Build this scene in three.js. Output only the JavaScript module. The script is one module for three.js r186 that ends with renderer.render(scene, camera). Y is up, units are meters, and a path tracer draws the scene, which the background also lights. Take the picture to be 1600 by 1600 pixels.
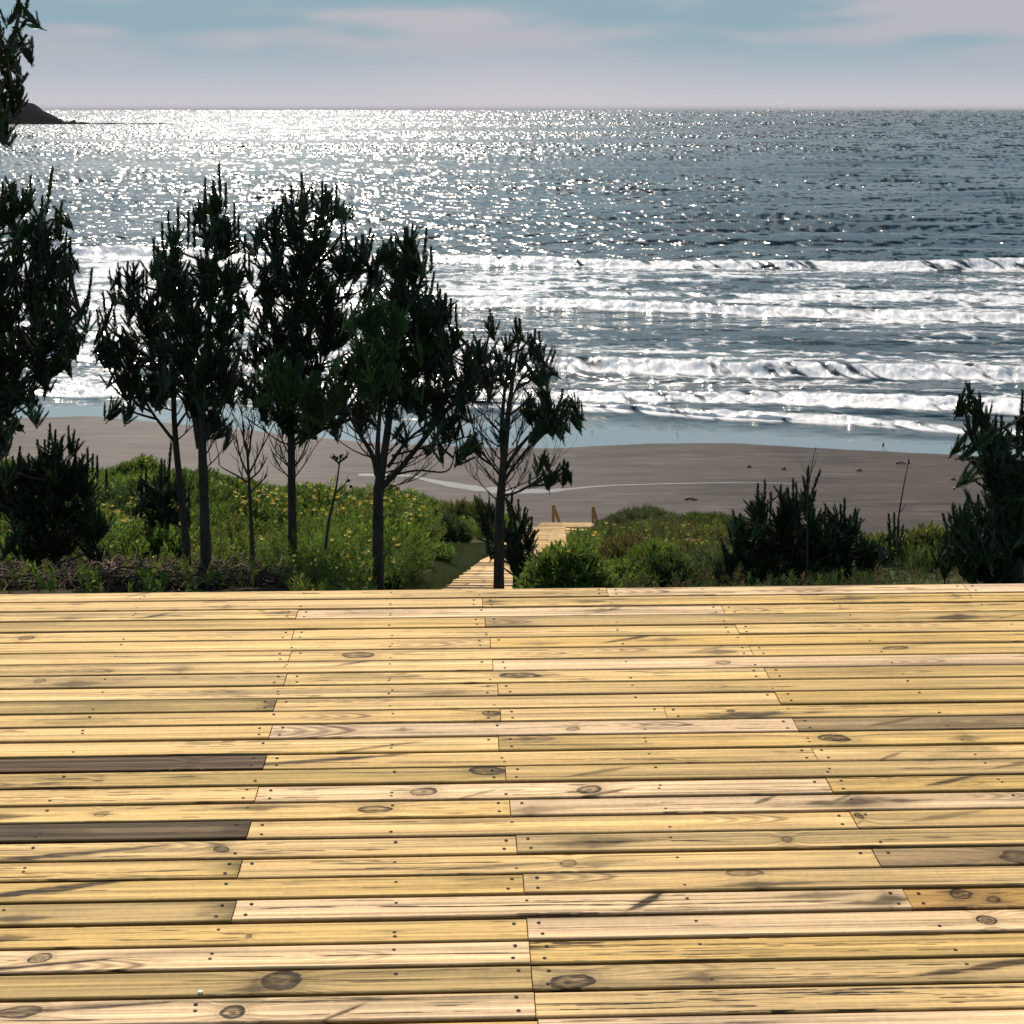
import * as THREE from 'three';
import { mergeGeometries } from 'three/addons/utils/BufferGeometryUtils.js';

// ---------------------------------------------------------------- camera, sky, sun, exposure
const F = 2300, CX = 800, CY = 170, EYE = 1.7;          // a level camera with a lowered lens (upright trunks stay upright)
const scene = new THREE.Scene();
const camera = new THREE.PerspectiveCamera(2 * Math.atan(1430 / F) * 180 / Math.PI, 1, 0.1, 60000);
camera.position.set(0, EYE, 0);
camera.setViewOffset(2860, 2860, 630, 1260, 1600, 1600);
scene.add(camera);
const EXPOSURE = 1.14;
const SUN_AZ = -11 * Math.PI / 180, SUN_EL = 40 * Math.PI / 180;
const sunDir = new THREE.Vector3(Math.sin(SUN_AZ) * Math.cos(SUN_EL), Math.sin(SUN_EL), -Math.cos(SUN_AZ) * Math.cos(SUN_EL));
const sun = new THREE.DirectionalLight(new THREE.Color().setRGB(1, 0.885, 0.75), 5);
sun.position.copy(sunDir).multiplyScalar(100);
sun.target.position.set(0, 0, 0);
sun.castShadow = true;
sun.shadow.mapSize.set(4096, 4096);
Object.assign(sun.shadow.camera, { left: -40, right: 40, top: 40, bottom: -40, near: 1, far: 300 });
scene.add(sun, sun.target);

// ---------------------------------------------------------------- random numbers and noise
function rng(seed) {
  let a = seed >>> 0;
  return () => { a = (a + 0x6D2B79F5) | 0; let t = Math.imul(a ^ (a >>> 15), 1 | a); t = (t + Math.imul(t ^ (t >>> 7), 61 | t)) ^ t; return ((t ^ (t >>> 14)) >>> 0) / 4294967296; };
}
const TAB = new Float32Array(65536); { const r = rng(77); for (let i = 0; i < 65536; i++) TAB[i] = r() * 2 - 1; }
function vn(x, y) {                                      // value noise, -1 .. 1
  const ix = Math.floor(x), iy = Math.floor(y); let fx = x - ix, fy = y - iy;
  fx = fx * fx * (3 - 2 * fx); fy = fy * fy * (3 - 2 * fy);
  const x0 = ix & 255, x1 = (ix + 1) & 255, y0 = (iy & 255) << 8, y1 = ((iy + 1) & 255) << 8;
  const a = TAB[y0 | x0], b = TAB[y0 | x1], c = TAB[y1 | x0], d = TAB[y1 | x1];
  return a + (b - a) * fx + (c - a) * fy + (a - b - c + d) * fx * fy;
}
function fbm(x, y, o = 4) { let s = 0, a = 0.55; for (let i = 0; i < o; i++) { s += a * vn(x, y); x = x * 2.03 + 17.3; y = y * 2.03 + 9.1; a *= 0.5; } return s; }
const clamp = (x, a = 0, b = 1) => Math.min(b, Math.max(a, x));
const smooth = (a, b, x) => { const t = clamp((x - a) / (b - a)); return t * t * (3 - 2 * t); };
const mix = (a, b, t) => a + (b - a) * t;
const mix3 = (a, b, t) => [mix(a[0], b[0], t), mix(a[1], b[1], t), mix(a[2], b[2], t)];
const V = (x, y, z) => new THREE.Vector3(x, y, z);
const rgb = (r, g, b) => new THREE.Color().setRGB(r, g, b);
function pwl(pts, x) {                                   // piecewise linear through [x, y] pairs
  if (x <= pts[0][0]) return pts[0][1];
  for (let i = 1; i < pts.length; i++) if (x <= pts[i][0]) return mix(pts[i - 1][1], pts[i][1], (x - pts[i - 1][0]) / (pts[i][0] - pts[i - 1][0]));
  return pts[pts.length - 1][1];
}
// place of something seen in the direction (px, py) at a distance of D metres
const at = (px, py, D) => V((px - CX) / F * D, EYE + (CY - py) / F * D, -D);

// the sky: air that goes from a pale lilac horizon to teal and blue, thin pinkish clouds, bright air round the sun
{
  const W = 2048, H = 1024, d = new Float32Array(W * H * 4);
  const haze = [0.52, 0.495, 0.535], teal = [0.235, 0.35, 0.415], blue = [0.05, 0.11, 0.21], cloud = [0.45, 0.42, 0.455];
  for (let j = 0; j < H; j++) {
    const el = ((j + 0.5) / H - 0.5) * Math.PI, deg = el * 180 / Math.PI;
    for (let i = 0; i < W; i++) {
      const az = ((i + 0.5) / W - 0.5) * 2 * Math.PI, x = Math.cos(az) * Math.cos(el), y = Math.sin(el), z = Math.sin(az) * Math.cos(el);
      const hd = Math.atan2(x, -z) * 180 / Math.PI;      // heading from the view axis
      let c;
      if (deg < -0.6) c = [0.1, 0.12, 0.14];
      else {
        const lift = deg + 0.5 * vn(hd * 0.12, 3.1);
        c = mix3(haze, teal, smooth(-0.3, 3.5, lift));
        c = mix3(c, [0.27, 0.46, 0.56], smooth(4, 9, deg)); c = mix3(c, blue, smooth(12, 55, deg));
        const k = fbm(hd * 0.085 + 4.2, deg * 0.62 + 1.7, 5) + 0.25 * fbm(hd * 0.3, deg * 1.6, 3);
        const cl = smooth(0.02, 0.42, k + 0.34 * smooth(0, 8, hd) * (1 - smooth(20, 32, hd)) * smooth(2.3, 3.1, deg + 0.5 * vn(hd * 0.3, 8)) * (1 - smooth(5, 8, deg))) * smooth(0.8, 3.2, deg) * (1 - 0.6 * smooth(12, 40, deg));
        c = mix3(c, cloud, cl * 0.8);
        const ang = Math.acos(clamp(x * sunDir.x + y * sunDir.y + z * sunDir.z, -1, 1)) * 180 / Math.PI, g = 2.2 * Math.exp(-(ang * ang) / 130) + 0.12 * Math.exp(-ang / 22);
        c = [c[0] + g, c[1] + g * 0.95, c[2] + g * 0.9];
      }
      const o = (j * W + i) * 4; d[o] = c[0]; d[o + 1] = c[1]; d[o + 2] = c[2]; d[o + 3] = 1;
    }
  }
  const t = new THREE.DataTexture(d, W, H, THREE.RGBAFormat, THREE.FloatType);
  t.mapping = THREE.EquirectangularReflectionMapping; t.magFilter = THREE.LinearFilter; t.needsUpdate = true;
  scene.background = t; scene.environment = t;
}
const renderer = new THREE.WebGLRenderer({ antialias: true });
renderer.toneMapping = THREE.LinearToneMapping;
renderer.toneMappingExposure = EXPOSURE;
renderer.shadowMap.enabled = true;

// ---------------------------------------------------------------- helpers for things and parts
const used = new Map();
function numbered(n) { const k = used.get(n) ?? 0; used.set(n, k + 1); return k ? n + '_' + String(k).padStart(3, '0') : n; }
function tag(o, label, category, group, kind) {
  o.userData.label = label; if (category) o.userData.category = category;
  if (group) o.userData.group = group; if (kind) o.userData.kind = kind;
  return o;
}
function thing(name, position, label, category, group) {
  const o = new THREE.Group(); o.name = numbered(name); o.position.copy(position); scene.add(o);
  return tag(o, label, category, group);
}
function part(name, geometry, material, parent) {
  const m = new THREE.Mesh(geometry, material); m.name = name; m.castShadow = m.receiveShadow = true; parent.add(m); return m;
}
function structure(name, geometry, material, label) {
  const m = part(name, geometry, material, scene); m.userData.kind = 'structure'; if (label) m.userData.label = label; return m;
}
function copies(name, geometry, material, list, parent, kind) {   // list of { p, q, s, c }
  const m = new THREE.InstancedMesh(geometry, material, list.length), M = new THREE.Matrix4();
  list.forEach((e, i) => { m.setMatrixAt(i, M.compose(e.p, e.q, e.s)); m.setColorAt(i, e.c); });
  m.name = name; m.castShadow = m.receiveShadow = true; if (kind) m.userData.kind = kind; parent.add(m); return m;
}
function geo(pos, idx, uv) {
  const g = new THREE.BufferGeometry();
  g.setAttribute('position', new THREE.BufferAttribute(new Float32Array(pos), 3));
  g.setAttribute('uv', new THREE.BufferAttribute(new Float32Array(uv ?? new Array(pos.length / 3 * 2).fill(0)), 2));
  g.setIndex(idx); g.computeVertexNormals(); return g;
}
function tube(pts, r0, r1, seg = 8, sides = 6, wob = 0, seed = 1) {      // tapered tube through the points, closed at its ends
  const curve = new THREE.CatmullRomCurve3(pts.length > 1 ? pts : [pts[0], pts[0].clone().add(V(0, 0.01, 0))], false, 'centripetal');
  const pos = [], idx = [], uv = [], n = V(0, 0, 0), b = V(0, 0, 0), r = rng(seed); let len = 0, prev = null;
  const ref = V(0.31, 0.12, 0.94);
  for (let i = 0; i <= seg; i++) {
    const t = i / seg, p = curve.getPoint(t), tan = curve.getTangent(t);
    n.crossVectors(tan, ref).normalize(); b.crossVectors(tan, n).normalize();
    if (prev) len += p.distanceTo(prev); prev = p;
    const w = mix(r0, r1, t);
    for (let k = 0; k <= sides; k++) {
      const a = k / sides * Math.PI * 2, q = w * (1 + wob * vn(Math.cos(a) * 2 + seed * 3.7, Math.sin(a) * 2 + len * 9));
      pos.push(p.x + (n.x * Math.cos(a) + b.x * Math.sin(a)) * q, p.y + (n.y * Math.cos(a) + b.y * Math.sin(a)) * q, p.z + (n.z * Math.cos(a) + b.z * Math.sin(a)) * q);
      uv.push(k / sides, len);
    }
  }
  const row = sides + 1;
  for (let i = 0; i < seg; i++) for (let k = 0; k < sides; k++) { const a = i * row + k; idx.push(a, a + 1, a + row, a + 1, a + row + 1, a + row); }
  const e = curve.getPoint(1); pos.push(e.x, e.y, e.z); uv.push(0, len);
  for (let k = 0; k < sides; k++) idx.push(seg * row + k, seg * row + k + 1, pos.length / 3 - 1);
  return geo(pos, idx, uv);
}
function dataTexture(W, H, fill, srgb, n = 4) {
  const d = new Uint8Array(W * H * n);
  fill(d, W, H);
  const t = new THREE.DataTexture(d, W, H, THREE.RGBAFormat); t.magFilter = THREE.LinearFilter; t.minFilter = THREE.LinearMipmapLinearFilter; t.generateMipmaps = true;
  t.wrapS = t.wrapT = THREE.RepeatWrapping; if (srgb) t.colorSpace = THREE.SRGBColorSpace; t.needsUpdate = true; return t;
}
const byte = (x) => Math.round(clamp(x) * 255);
const enc = (x) => byte(x <= 0.0031308 ? 12.92 * x : 1.055 * Math.pow(x, 1 / 2.4) - 0.055);   // linear to sRGB
const UP = V(0, 1, 0);
// ---------------------------------------------------------------- sea, beach, ground, headland
const SEA = EYE - 18;
const pxOf = (x, D) => CX + F * x / D;
const distOf = (py) => 18 * F / (py - CY);
const WATERLINE = [[-900, 645], [-400, 650], [40, 653], [140, 649], [250, 660], [400, 673], [560, 690], [725, 698], [860, 700], [1000, 693], [1150, 692], [1300, 701], [1530, 712], [2000, 722], [2500, 730]];
const FILM = [[-900, 634], [-400, 636], [40, 637], [250, 640], [560, 655], [700, 662], [870, 672], [1090, 678], [1200, 682], [1300, 690], [1535, 700], [2000, 708], [2500, 714]];
const RIPPLE = [[-900, 610], [-400, 612], [600, 626], [880, 634], [1000, 640], [1100, 650], [1300, 660], [1500, 672], [2000, 690], [2500, 696]];
const BREAK4 = [[-900, 596], [-400, 600], [600, 613], [880, 625], [1200, 629], [1600, 639], [2000, 648], [2500, 652]];
const BREAK3 = [[-900, 556], [-400, 560], [880, 574], [1200, 579], [1600, 591], [2000, 600], [2500, 606]];
const BREAK2 = [[-900, 468], [-400, 470], [900, 480], [1200, 491], [1600, 501], [2000, 509], [2500, 514]];
const BREAK2B = [[-900, 446], [-400, 448], [900, 462], [1200, 470], [1600, 474], [2000, 478], [2500, 482]];
const BREAK1 = [[-900, 390], [-400, 393], [500, 401], [690, 410], [900, 416], [1200, 420], [1600, 425], [2000, 430], [2500, 434]];
{
  const shore = WATERLINE.map(([x, y]) => [x, y + 14]);
  const lines = [shore, WATERLINE, FILM, RIPPLE, BREAK4, BREAK3, BREAK2, BREAK2B, BREAK1];
  // rows of the sheet: how far from one line to the next
  const rows = [];
  const gapAt = 900;
  for (let k = 0; k < lines.length; k++) {
    const y0 = pwl(lines[k], gapAt), y1 = k + 1 < lines.length ? pwl(lines[k + 1], gapAt) : 172.05, span = y0 - y1;
    let y = 0; const wave = k >= 3;
    while (y < span) { rows.push([k, y / span]); const left = span - y; y += wave && y < 14 ? 0.45 : (k === 8 && left < 40 ? 0.8 : 1.05); }
  }
  rows.push([lines.length - 1, 1]);
  const cols = [];
  for (let s = -0.62; s < -0.37; s += 0.006) cols.push(s);
  for (let s = -0.37; s < 0.37; s += 1.7 / F) cols.push(s);
  for (let s = 0.37; s < 0.62; s += 0.006) cols.push(s);
  // wind waves: [wave number x, wave number z, slope, phase]
  const r = rng(5), waves = [];
  for (let i = 0; i < 46; i++) {
    const lam = 0.5 * Math.pow(16, r()), a = (r() + r() + r() - 1.5) * 2.0 + 0.3, k = 2 * Math.PI / lam;
    waves.push([Math.sin(a) * k, Math.cos(a) * k, 0.06 * Math.pow(lam / 2, 0.12) * (0.7 + 0.6 * r()), r() * 6.283]);
  }
  const swell = [];
  for (let i = 0; i < 8; i++) { const lam = 9 + 22 * r(), a = (r() - 0.5) * 0.7, k = 2 * Math.PI / lam; swell.push([Math.sin(a) * k, Math.cos(a) * k, 0.045 / k, r() * 6.283]); }
  // steep fronts face the shore, so the slopes lean towards it
  const NR = rows.length, NC = cols.length, pos = new Float32Array(NR * NC * 3), col = new Float32Array(NR * NC * 3), slope = new Float32Array(NR * NC * 2);
  const breakers = [   // line, height, depth of the face, length of the back, foam share right, foam share left
    { l: BREAK1, A: 1.15, p: 2.6, b: 6, r: 0.6, le: 1.0, seed: 1 }, { l: BREAK2B, A: 0.45, p: 1.3, b: 3, r: 0.5, le: 0.7, seed: 2 }, { l: BREAK2, A: 0.72, p: 1.5, b: 4, r: 0.85, le: 0.75, seed: 3 },
    { l: BREAK3, A: 0.6, p: 1.5, b: 4, r: 0.55, le: 0.9, seed: 4 }, { l: BREAK4, A: 0.42, p: 1.9, b: 3.5, r: 0.7, le: 0.9, seed: 5 }, { l: RIPPLE, A: 0.045, p: 0.8, b: 1.6, r: 0.72, le: 0.6, seed: 6 }];
  const COVER = [0, 0, 0, 0.04, 0.28, 0.32, 0.31, 0.35, 0];
  for (let j = 0; j < NR; j++) {
    const [k, t] = rows[j];
    for (let i = 0; i < NC; i++) {
      const s = cols[i], px = CX + F * s, y0 = pwl(lines[k], px), y1 = k + 1 < lines.length ? pwl(lines[k + 1], px) : 172.05;
      const py = mix(y0, y1, t), D = distOf(py), x = s * D, z = -D, o = j * NC + i;
      const leftness = 1 - smooth(350, 1000, px);
      let h = 0, foam = 0;
      const calm = k < 2 ? 0 : k === 2 ? 0.55 * smooth(0, 0.15, t) : 1;
      const deep = k === 8 ? 1 : 0.45;
      if (D < 900) for (const w of swell) h += w[2] * Math.sin(w[0] * x + w[1] * z + w[3]) * deep * calm * (k < 3 ? 0 : 1) * (1 - smooth(500, 900, D));
      let sx = 0, sz = 0; const patch = Math.max(0.22, 1 + 1.15 * fbm(x * 0.0016 + 3, Math.log(D) * 7, 4) * smooth(180, 420, D));
      const amp = calm * patch * (k === 8 ? 1.0 : 0.62);
      if (amp > 0) for (const w of waves) { const c = Math.cos(w[0] * x + w[1] * z + w[3] + 1.2 * vn(x * 0.11 + w[3], z * 0.11)) * w[2] * amp; sx += c * w[0] / Math.hypot(w[0], w[1]); sz += c * w[1] / Math.hypot(w[0], w[1]); }
      if (D < 330) {
        for (const b of breakers) {
          const wob = (b.A < 0.7 ? 2.8 : 1.6) * fbm(x * 0.05 + b.seed * 9, b.seed, 3), u = D - distOf(pwl(b.l, px)) - wob * (b.A > 0.2 ? 1 : 0.5);
          if (u < -6 || u > 24) continue;
          const along = 0.72 + 0.5 * fbm(x * 0.035 + b.seed * 5.3, 7.7, 3), A = b.A * clamp(along, 0.25, 1.3);
          h += u < b.p ? A * smooth(-0.4, b.p, u) : A * Math.exp(-(((u - b.p) / b.b) ** 2));
          const share = -0.06 + mix(b.r, b.le, leftness), edge = (b.A < 0.7 ? 0.4 : 0.52) * fbm(x * 1.1 + u * 0.5, D * 0.3 + b.seed, 5) + 0.2 * fbm(x * 0.16 + 40, b.seed * 3, 2);
          const inside = smooth(-1.6 - edge * 1.5, -0.2, u) * (1 - smooth(b.p - 0.5, b.p + 0.6 + edge * 2.2, u));
          foam = Math.max(foam, inside * smooth(0.42 - share * 0.62, 0.62 - share * 0.62, 0.3 + edge));
        }
        if (k < 8) {
          const cover = clamp(COVER[k] + (k >= 4 ? 0.22 : 0.12) * leftness + 0.25 * fbm(x * 0.03 + 5, D * 0.045, 3) * (k >= 4 ? 1 : 0.2));
          const ridge = 1 - Math.abs(fbm(x * 0.4 + 11, D * 0.6, 5)) * 2.2, n = 0.5 + 0.5 * (0.55 * (ridge * 1.3 - 0.55) + 0.6 * fbm(x * 0.12, D * 0.35 + 31, 5));
          foam = Math.max(foam, 0.92 * smooth(1 - cover - 0.12, 1 - cover + 0.15, n) * smooth(0.0, 0.12, cover));
        }
        h += foam * (k >= 3 ? 0.24 : 0.02) * fbm(x * 1.5, D * 1.1, 4);
      }
      pos[o * 3] = x; pos[o * 3 + 1] = SEA + h; pos[o * 3 + 2] = z;
      slope[o * 2] = sx * (1 - foam * 0.5); slope[o * 2 + 1] = (sz - 0.1 * amp * smooth(120, 700, D)) * (1 - foam * 0.5);
      const deepC = [0.008, 0.022, 0.03], skyFilmC = [0.2, 0.25, 0.27], shallow = k < 2 ? 1 : k === 2 ? 1 - smooth(0, 0.8, t) : 0, wc = mix3(deepC, skyFilmC, shallow * 0.85);  // sky reflection on the shallow film is painted into its milky water colour
      const f = foam * foam * (3 - 2 * foam);
      col[o * 3] = mix(wc[0], 0.9, f); col[o * 3 + 1] = mix(wc[1], 0.87, f); col[o * 3 + 2] = mix(wc[2], 0.86, f);
    }
  }
  // farther out the ripples are finer than a vertex, so the surface there is rougher
  const g = new THREE.BufferGeometry(), idx = new Uint32Array((NR - 1) * (NC - 1) * 6), groups = []; let q = 0, band = 0, begun = 0;
  for (let j = 0; j < NR - 1; j++) {
    const [k, t] = rows[j], py = mix(pwl(lines[k], gapAt), k + 1 < lines.length ? pwl(lines[k + 1], gapAt) : 172.05, t), now = py > 320 ? 0 : py > 275 ? 1 : py > 240 ? 2 : py > 215 ? 3 : 4;
    if (now !== band) { groups.push([begun, q - begun, band]); begun = q; band = now; }
    for (let i = 0; i < NC - 1; i++) { const a = j * NC + i, c = a + NC; idx[q++] = a; idx[q++] = a + 1; idx[q++] = c; idx[q++] = a + 1; idx[q++] = c + 1; idx[q++] = c; }
  }
  groups.push([begun, q - begun, band]);
  g.setAttribute('position', new THREE.BufferAttribute(pos, 3)); g.setAttribute('color', new THREE.BufferAttribute(col, 3)); g.setIndex(new THREE.BufferAttribute(idx, 1));
  for (const e of groups) g.addGroup(...e);
  g.computeVertexNormals();
  const nn = g.attributes.normal.array;
  for (let o = 0; o < NR * NC; o++) { const x = nn[o * 3] - slope[o * 2] * nn[o * 3 + 1], z = nn[o * 3 + 2] - slope[o * 2 + 1] * nn[o * 3 + 1], y = nn[o * 3 + 1], l = Math.hypot(x, y, z); nn[o * 3] = x / l; nn[o * 3 + 1] = y / l; nn[o * 3 + 2] = z / l; }
  const water = (roughness) => new THREE.MeshPhysicalMaterial({ vertexColors: true, roughness, ior: 1.33 });
  structure('sea', g, [0.19, 0.215, 0.235, 0.255, 0.27].map(water), 'dark rippled sea with white breakers rolling in to the beach');
}

// the ground falls from the deck to the edge of the dune, then steeply to the sand
const SLOPE = [[0, -2.1], [5, -2.1], [8, -2.7], [11, -3.58], [14, -4.45], [20, -6.2], [30, -8.95], [40, -11.6], [46, -13.15], [51, -14.7], [55, -16.6], [58, -17.25], [64, -17.9], [80, -19.5]];
function groundY(x, z) {
  const D = Math.max(0.5, -z), px = pxOf(x, D);
  let y = pwl(SLOPE, D);
  const far = smooth(20, 45, D) * (1 - smooth(47, 58, D));
  y += far * (1.3 * (1 - smooth(150, 800, px)) - 0.9 * smooth(1150, 1500, px));
  const lane = mix(-0.609, 0.723, (D - 14) / 38); y -= 0.16 * smooth(lane - 0.7, lane - 0.1, x) * (1 - smooth(lane + 1.9, lane + 2.6, x)) * smooth(5, 9, D);
  y += (1 - smooth(lane - 1.2, lane - 0.2, x) * (1 - smooth(lane + 2, lane + 3, x))) * (0.1 * fbm(x * 0.5, z * 0.5, 3) + 0.12 * fbm(x * 0.13, z * 0.13 + 9, 2)) * (1 - smooth(50, 58, D));
  return EYE + y;
}
function sandY(x, D) { const px = pxOf(x, D), Dw = distOf(pwl(WATERLINE, px)); return SEA + (Dw - D) * (D < Dw ? 0.03 : 0.06) + 0.012 * fbm(x * 0.3, D * 0.3, 3) * smooth(1, 6, Dw - D); }
{
  const grid = (xs, zs, yf, uvs) => {
    const pos = [], uv = [], idx = [];
    for (const D of zs) for (const s of xs) { const x = s * (D + 6), z = -D; pos.push(x, yf(x, z), z); uv.push(x * uvs, z * uvs); }
    for (let j = 0; j < zs.length - 1; j++) for (let i = 0; i < xs.length - 1; i++) { const a = j * xs.length + i, c = a + xs.length; idx.push(a, a + 1, c, a + 1, c + 1, c); }
    return geo(pos, idx, uv);
  };
  const xs = []; for (let s = -0.75; s <= 0.751; s += 0.0125) xs.push(s);
  const zs = []; for (let D = -8; D < 62; D += D < 4 ? 2 : 0.5) zs.push(D);
  const soil = dataTexture(1024, 1024, (d, W, H) => {
    for (let j = 0; j < H; j++) for (let i = 0; i < W; i++) {
      const a = 0.5 + 0.5 * fbm(i / 16, j / 16, 5), b = 0.5 + 0.5 * fbm(i / 64 + 40, j / 64, 3), c = mix3([0.035, 0.03, 0.018], [0.06, 0.068, 0.022], smooth(0.3, 0.7, b)), o = (j * W + i) * 4, k = 0.45 + 1.1 * a;
      d[o] = enc(c[0] * k); d[o + 1] = enc(c[1] * k); d[o + 2] = enc(c[2] * k); d[o + 3] = 255;
    }
  }, true);
  structure('ground', grid(xs, zs, groundY, 0.12), new THREE.MeshPhysicalMaterial({ map: soil, roughness: 1, specularIntensity: 0.1, bumpMap: soil, bumpScale: 0.03 }), 'sloping ground of soil and grass between deck and beach');
  const sand = dataTexture(1024, 1024, (d, W, H) => {
    for (let j = 0; j < H; j++) for (let i = 0; i < W; i++) {
      const a = fbm(i / 80, j / 13, 5), b = fbm(i / 6, j / 2.4, 3), e = fbm(i / 160 + 7, j / 30, 4), k = 1 + 0.3 * a + 0.2 * b - 0.3 * smooth(0.1, 0.4, e) + 0.7 * smooth(0.34, 0.55, fbm(i / 70 + 30, j / 9, 4)), o = (j * W + i) * 4;
      d[o] = enc(0.064 * k); d[o + 1] = enc(0.049 * k); d[o + 2] = enc(0.042 * k); d[o + 3] = byte(0.5);
    }
  }, true);
  const zs2 = []; for (let D = 48; D < 104; D += 0.6) zs2.push(D);
  structure('beach', grid(xs, zs2, (x, z) => sandY(x, -z), 0.03), new THREE.MeshPhysicalMaterial({ map: sand, roughness: 0.5, specularIntensity: 0.09, bumpMap: sand, bumpScale: 0.02 }), 'flat grey brown wet sand beach');
}
// the headland: a low rocky hill on the horizon, a tongue of rocks and two clumps of trees on its top
{
  const D0 = 1720, prof = [[-700, 34], [-300, 32], [-120, 30], [0, 27.5], [20, 26], [52, 25], [60, 21], [68, 15.5], [76, 12.5], [88, 8], [97, 5.5], [99, 2.5], [108, 3], [117, 5], [121, 2], [132, 2.4], [140, 0.6], [170, 1.3], [200, 0.5], [250, 1], [300, -1]];
  const pos = [], idx = [], nx = 240, nz = 26;
  for (let j = 0; j <= nz; j++) for (let i = 0; i <= nx; i++) {
    const px = -700 + i / nx * 1000, v = j / nz, top = pwl(prof, px), z = -(D0 + (v - 0.12) * 70), x = (px - CX) / F * -z;
    const round = Math.pow(Math.sin(Math.PI * clamp(v * 1.0, 0, 1)), 0.38), y = SEA - 0.8 + (top + 0.8) * round + 1.6 * round * fbm(x * 0.12, z * 0.1, 4) * clamp(top / 12) ;
    pos.push(x, y, z);
  }
  for (let j = 0; j < nz; j++) for (let i = 0; i < nx; i++) { const a = j * (nx + 1) + i, c = a + nx + 1; idx.push(a, a + 1, c, a + 1, c + 1, c); }
  structure('headland', geo(pos, idx), new THREE.MeshPhysicalMaterial({ color: rgb(0.014, 0.013, 0.014), roughness: 1, specularIntensity: 0 }), 'dark rocky headland running out to sea on the horizon');
}
// ---------------------------------------------------------------- the deck
const YAW = 1.87 * Math.PI / 180, CY_ = Math.cos(YAW), SY_ = Math.sin(YAW);
const deckAt = (u, q, y = 0) => V(u * CY_ - q * SY_, y, -(u * SY_ + q * CY_));
const EDGES = [918.2, 932.5, 947.5, 962.5, 978.7, 995.5, 1013, 1030.5, 1048.5, 1067, 1086.5, 1107, 1128.5, 1150, 1172, 1195, 1219, 1245, 1272.5, 1301, 1331.5, 1363, 1396, 1431.5, 1469, 1508.5, 1551, 1596];
// smooth row edges: a least squares parabola through the measured ones
const rowQ = (() => {
  const q = EDGES.map((y) => EYE * F / (y - CY) * CY_), n = q.length; let S = [0, 0, 0, 0, 0], T = [0, 0, 0];
  for (let i = 0; i < n; i++) { let p = 1; for (let k = 0; k < 5; k++) { S[k] += p; if (k < 3) T[k] += p * q[i]; p *= i; } }
  const m = new THREE.Matrix3().set(S[0], S[1], S[2], S[1], S[2], S[3], S[2], S[3], S[4]).invert(), c = new THREE.Vector3(...T).applyMatrix3(m);
  return (i) => i <= n - 1 ? c.x + c.y * i + c.z * i * i : c.x + c.y * (n - 1) + c.z * (n - 1) ** 2 - (i - n + 1) * 0.09;
})();
const rowMid = (r) => (rowQ(r) + rowQ(r + 1)) / 2;
const uOf = (px, q) => { const t = (px - CX) / F; return q * (t * CY_ + SY_) / (CY_ - t * SY_); };
const JOINTS = [[949, 1510], [754], [464, 1130], [758], [458, 1152], [766], [453, 1174], [770], [446, 1198], [778], [430, 1215], [782, 1040], [423, 1243], [779], [414, 1273], [790], [401, 1296], [797], [389, 1334], [807], [375, 1369], [818], [366, 1418], [824], [828], [831], [836], [842]];
// tones of the boards: l light, p pinkish, y yellow, o olive, g grey tan, d dark brown, k blackened, r orange
const TONES = { l: [0.69, 0.46, 0.195], p: [0.72, 0.5, 0.29], y: [0.6, 0.395, 0.145], o: [0.44, 0.3, 0.115], t: [0.52, 0.355, 0.155], g: [0.33, 0.225, 0.115], d: [0.08, 0.044, 0.022], k: [0.08, 0.056, 0.03], r: [0.43, 0.25, 0.085] };
const BOARDS = ['lpp', 'ly', 'lpl', 'yt', 'lll', 'ly', 'lly', 'lp', 'tly', 'lt', 'oly', 'lly', 'lpg', 'ly', 'dll', 'ot', 'lpy', 'lp', 'klt', 'lt', 'ylg', 'yl', 'tpr', 'yp', 'py', 'ot', 'pl', 'yp'].map((s) => s.split(''));
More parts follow.
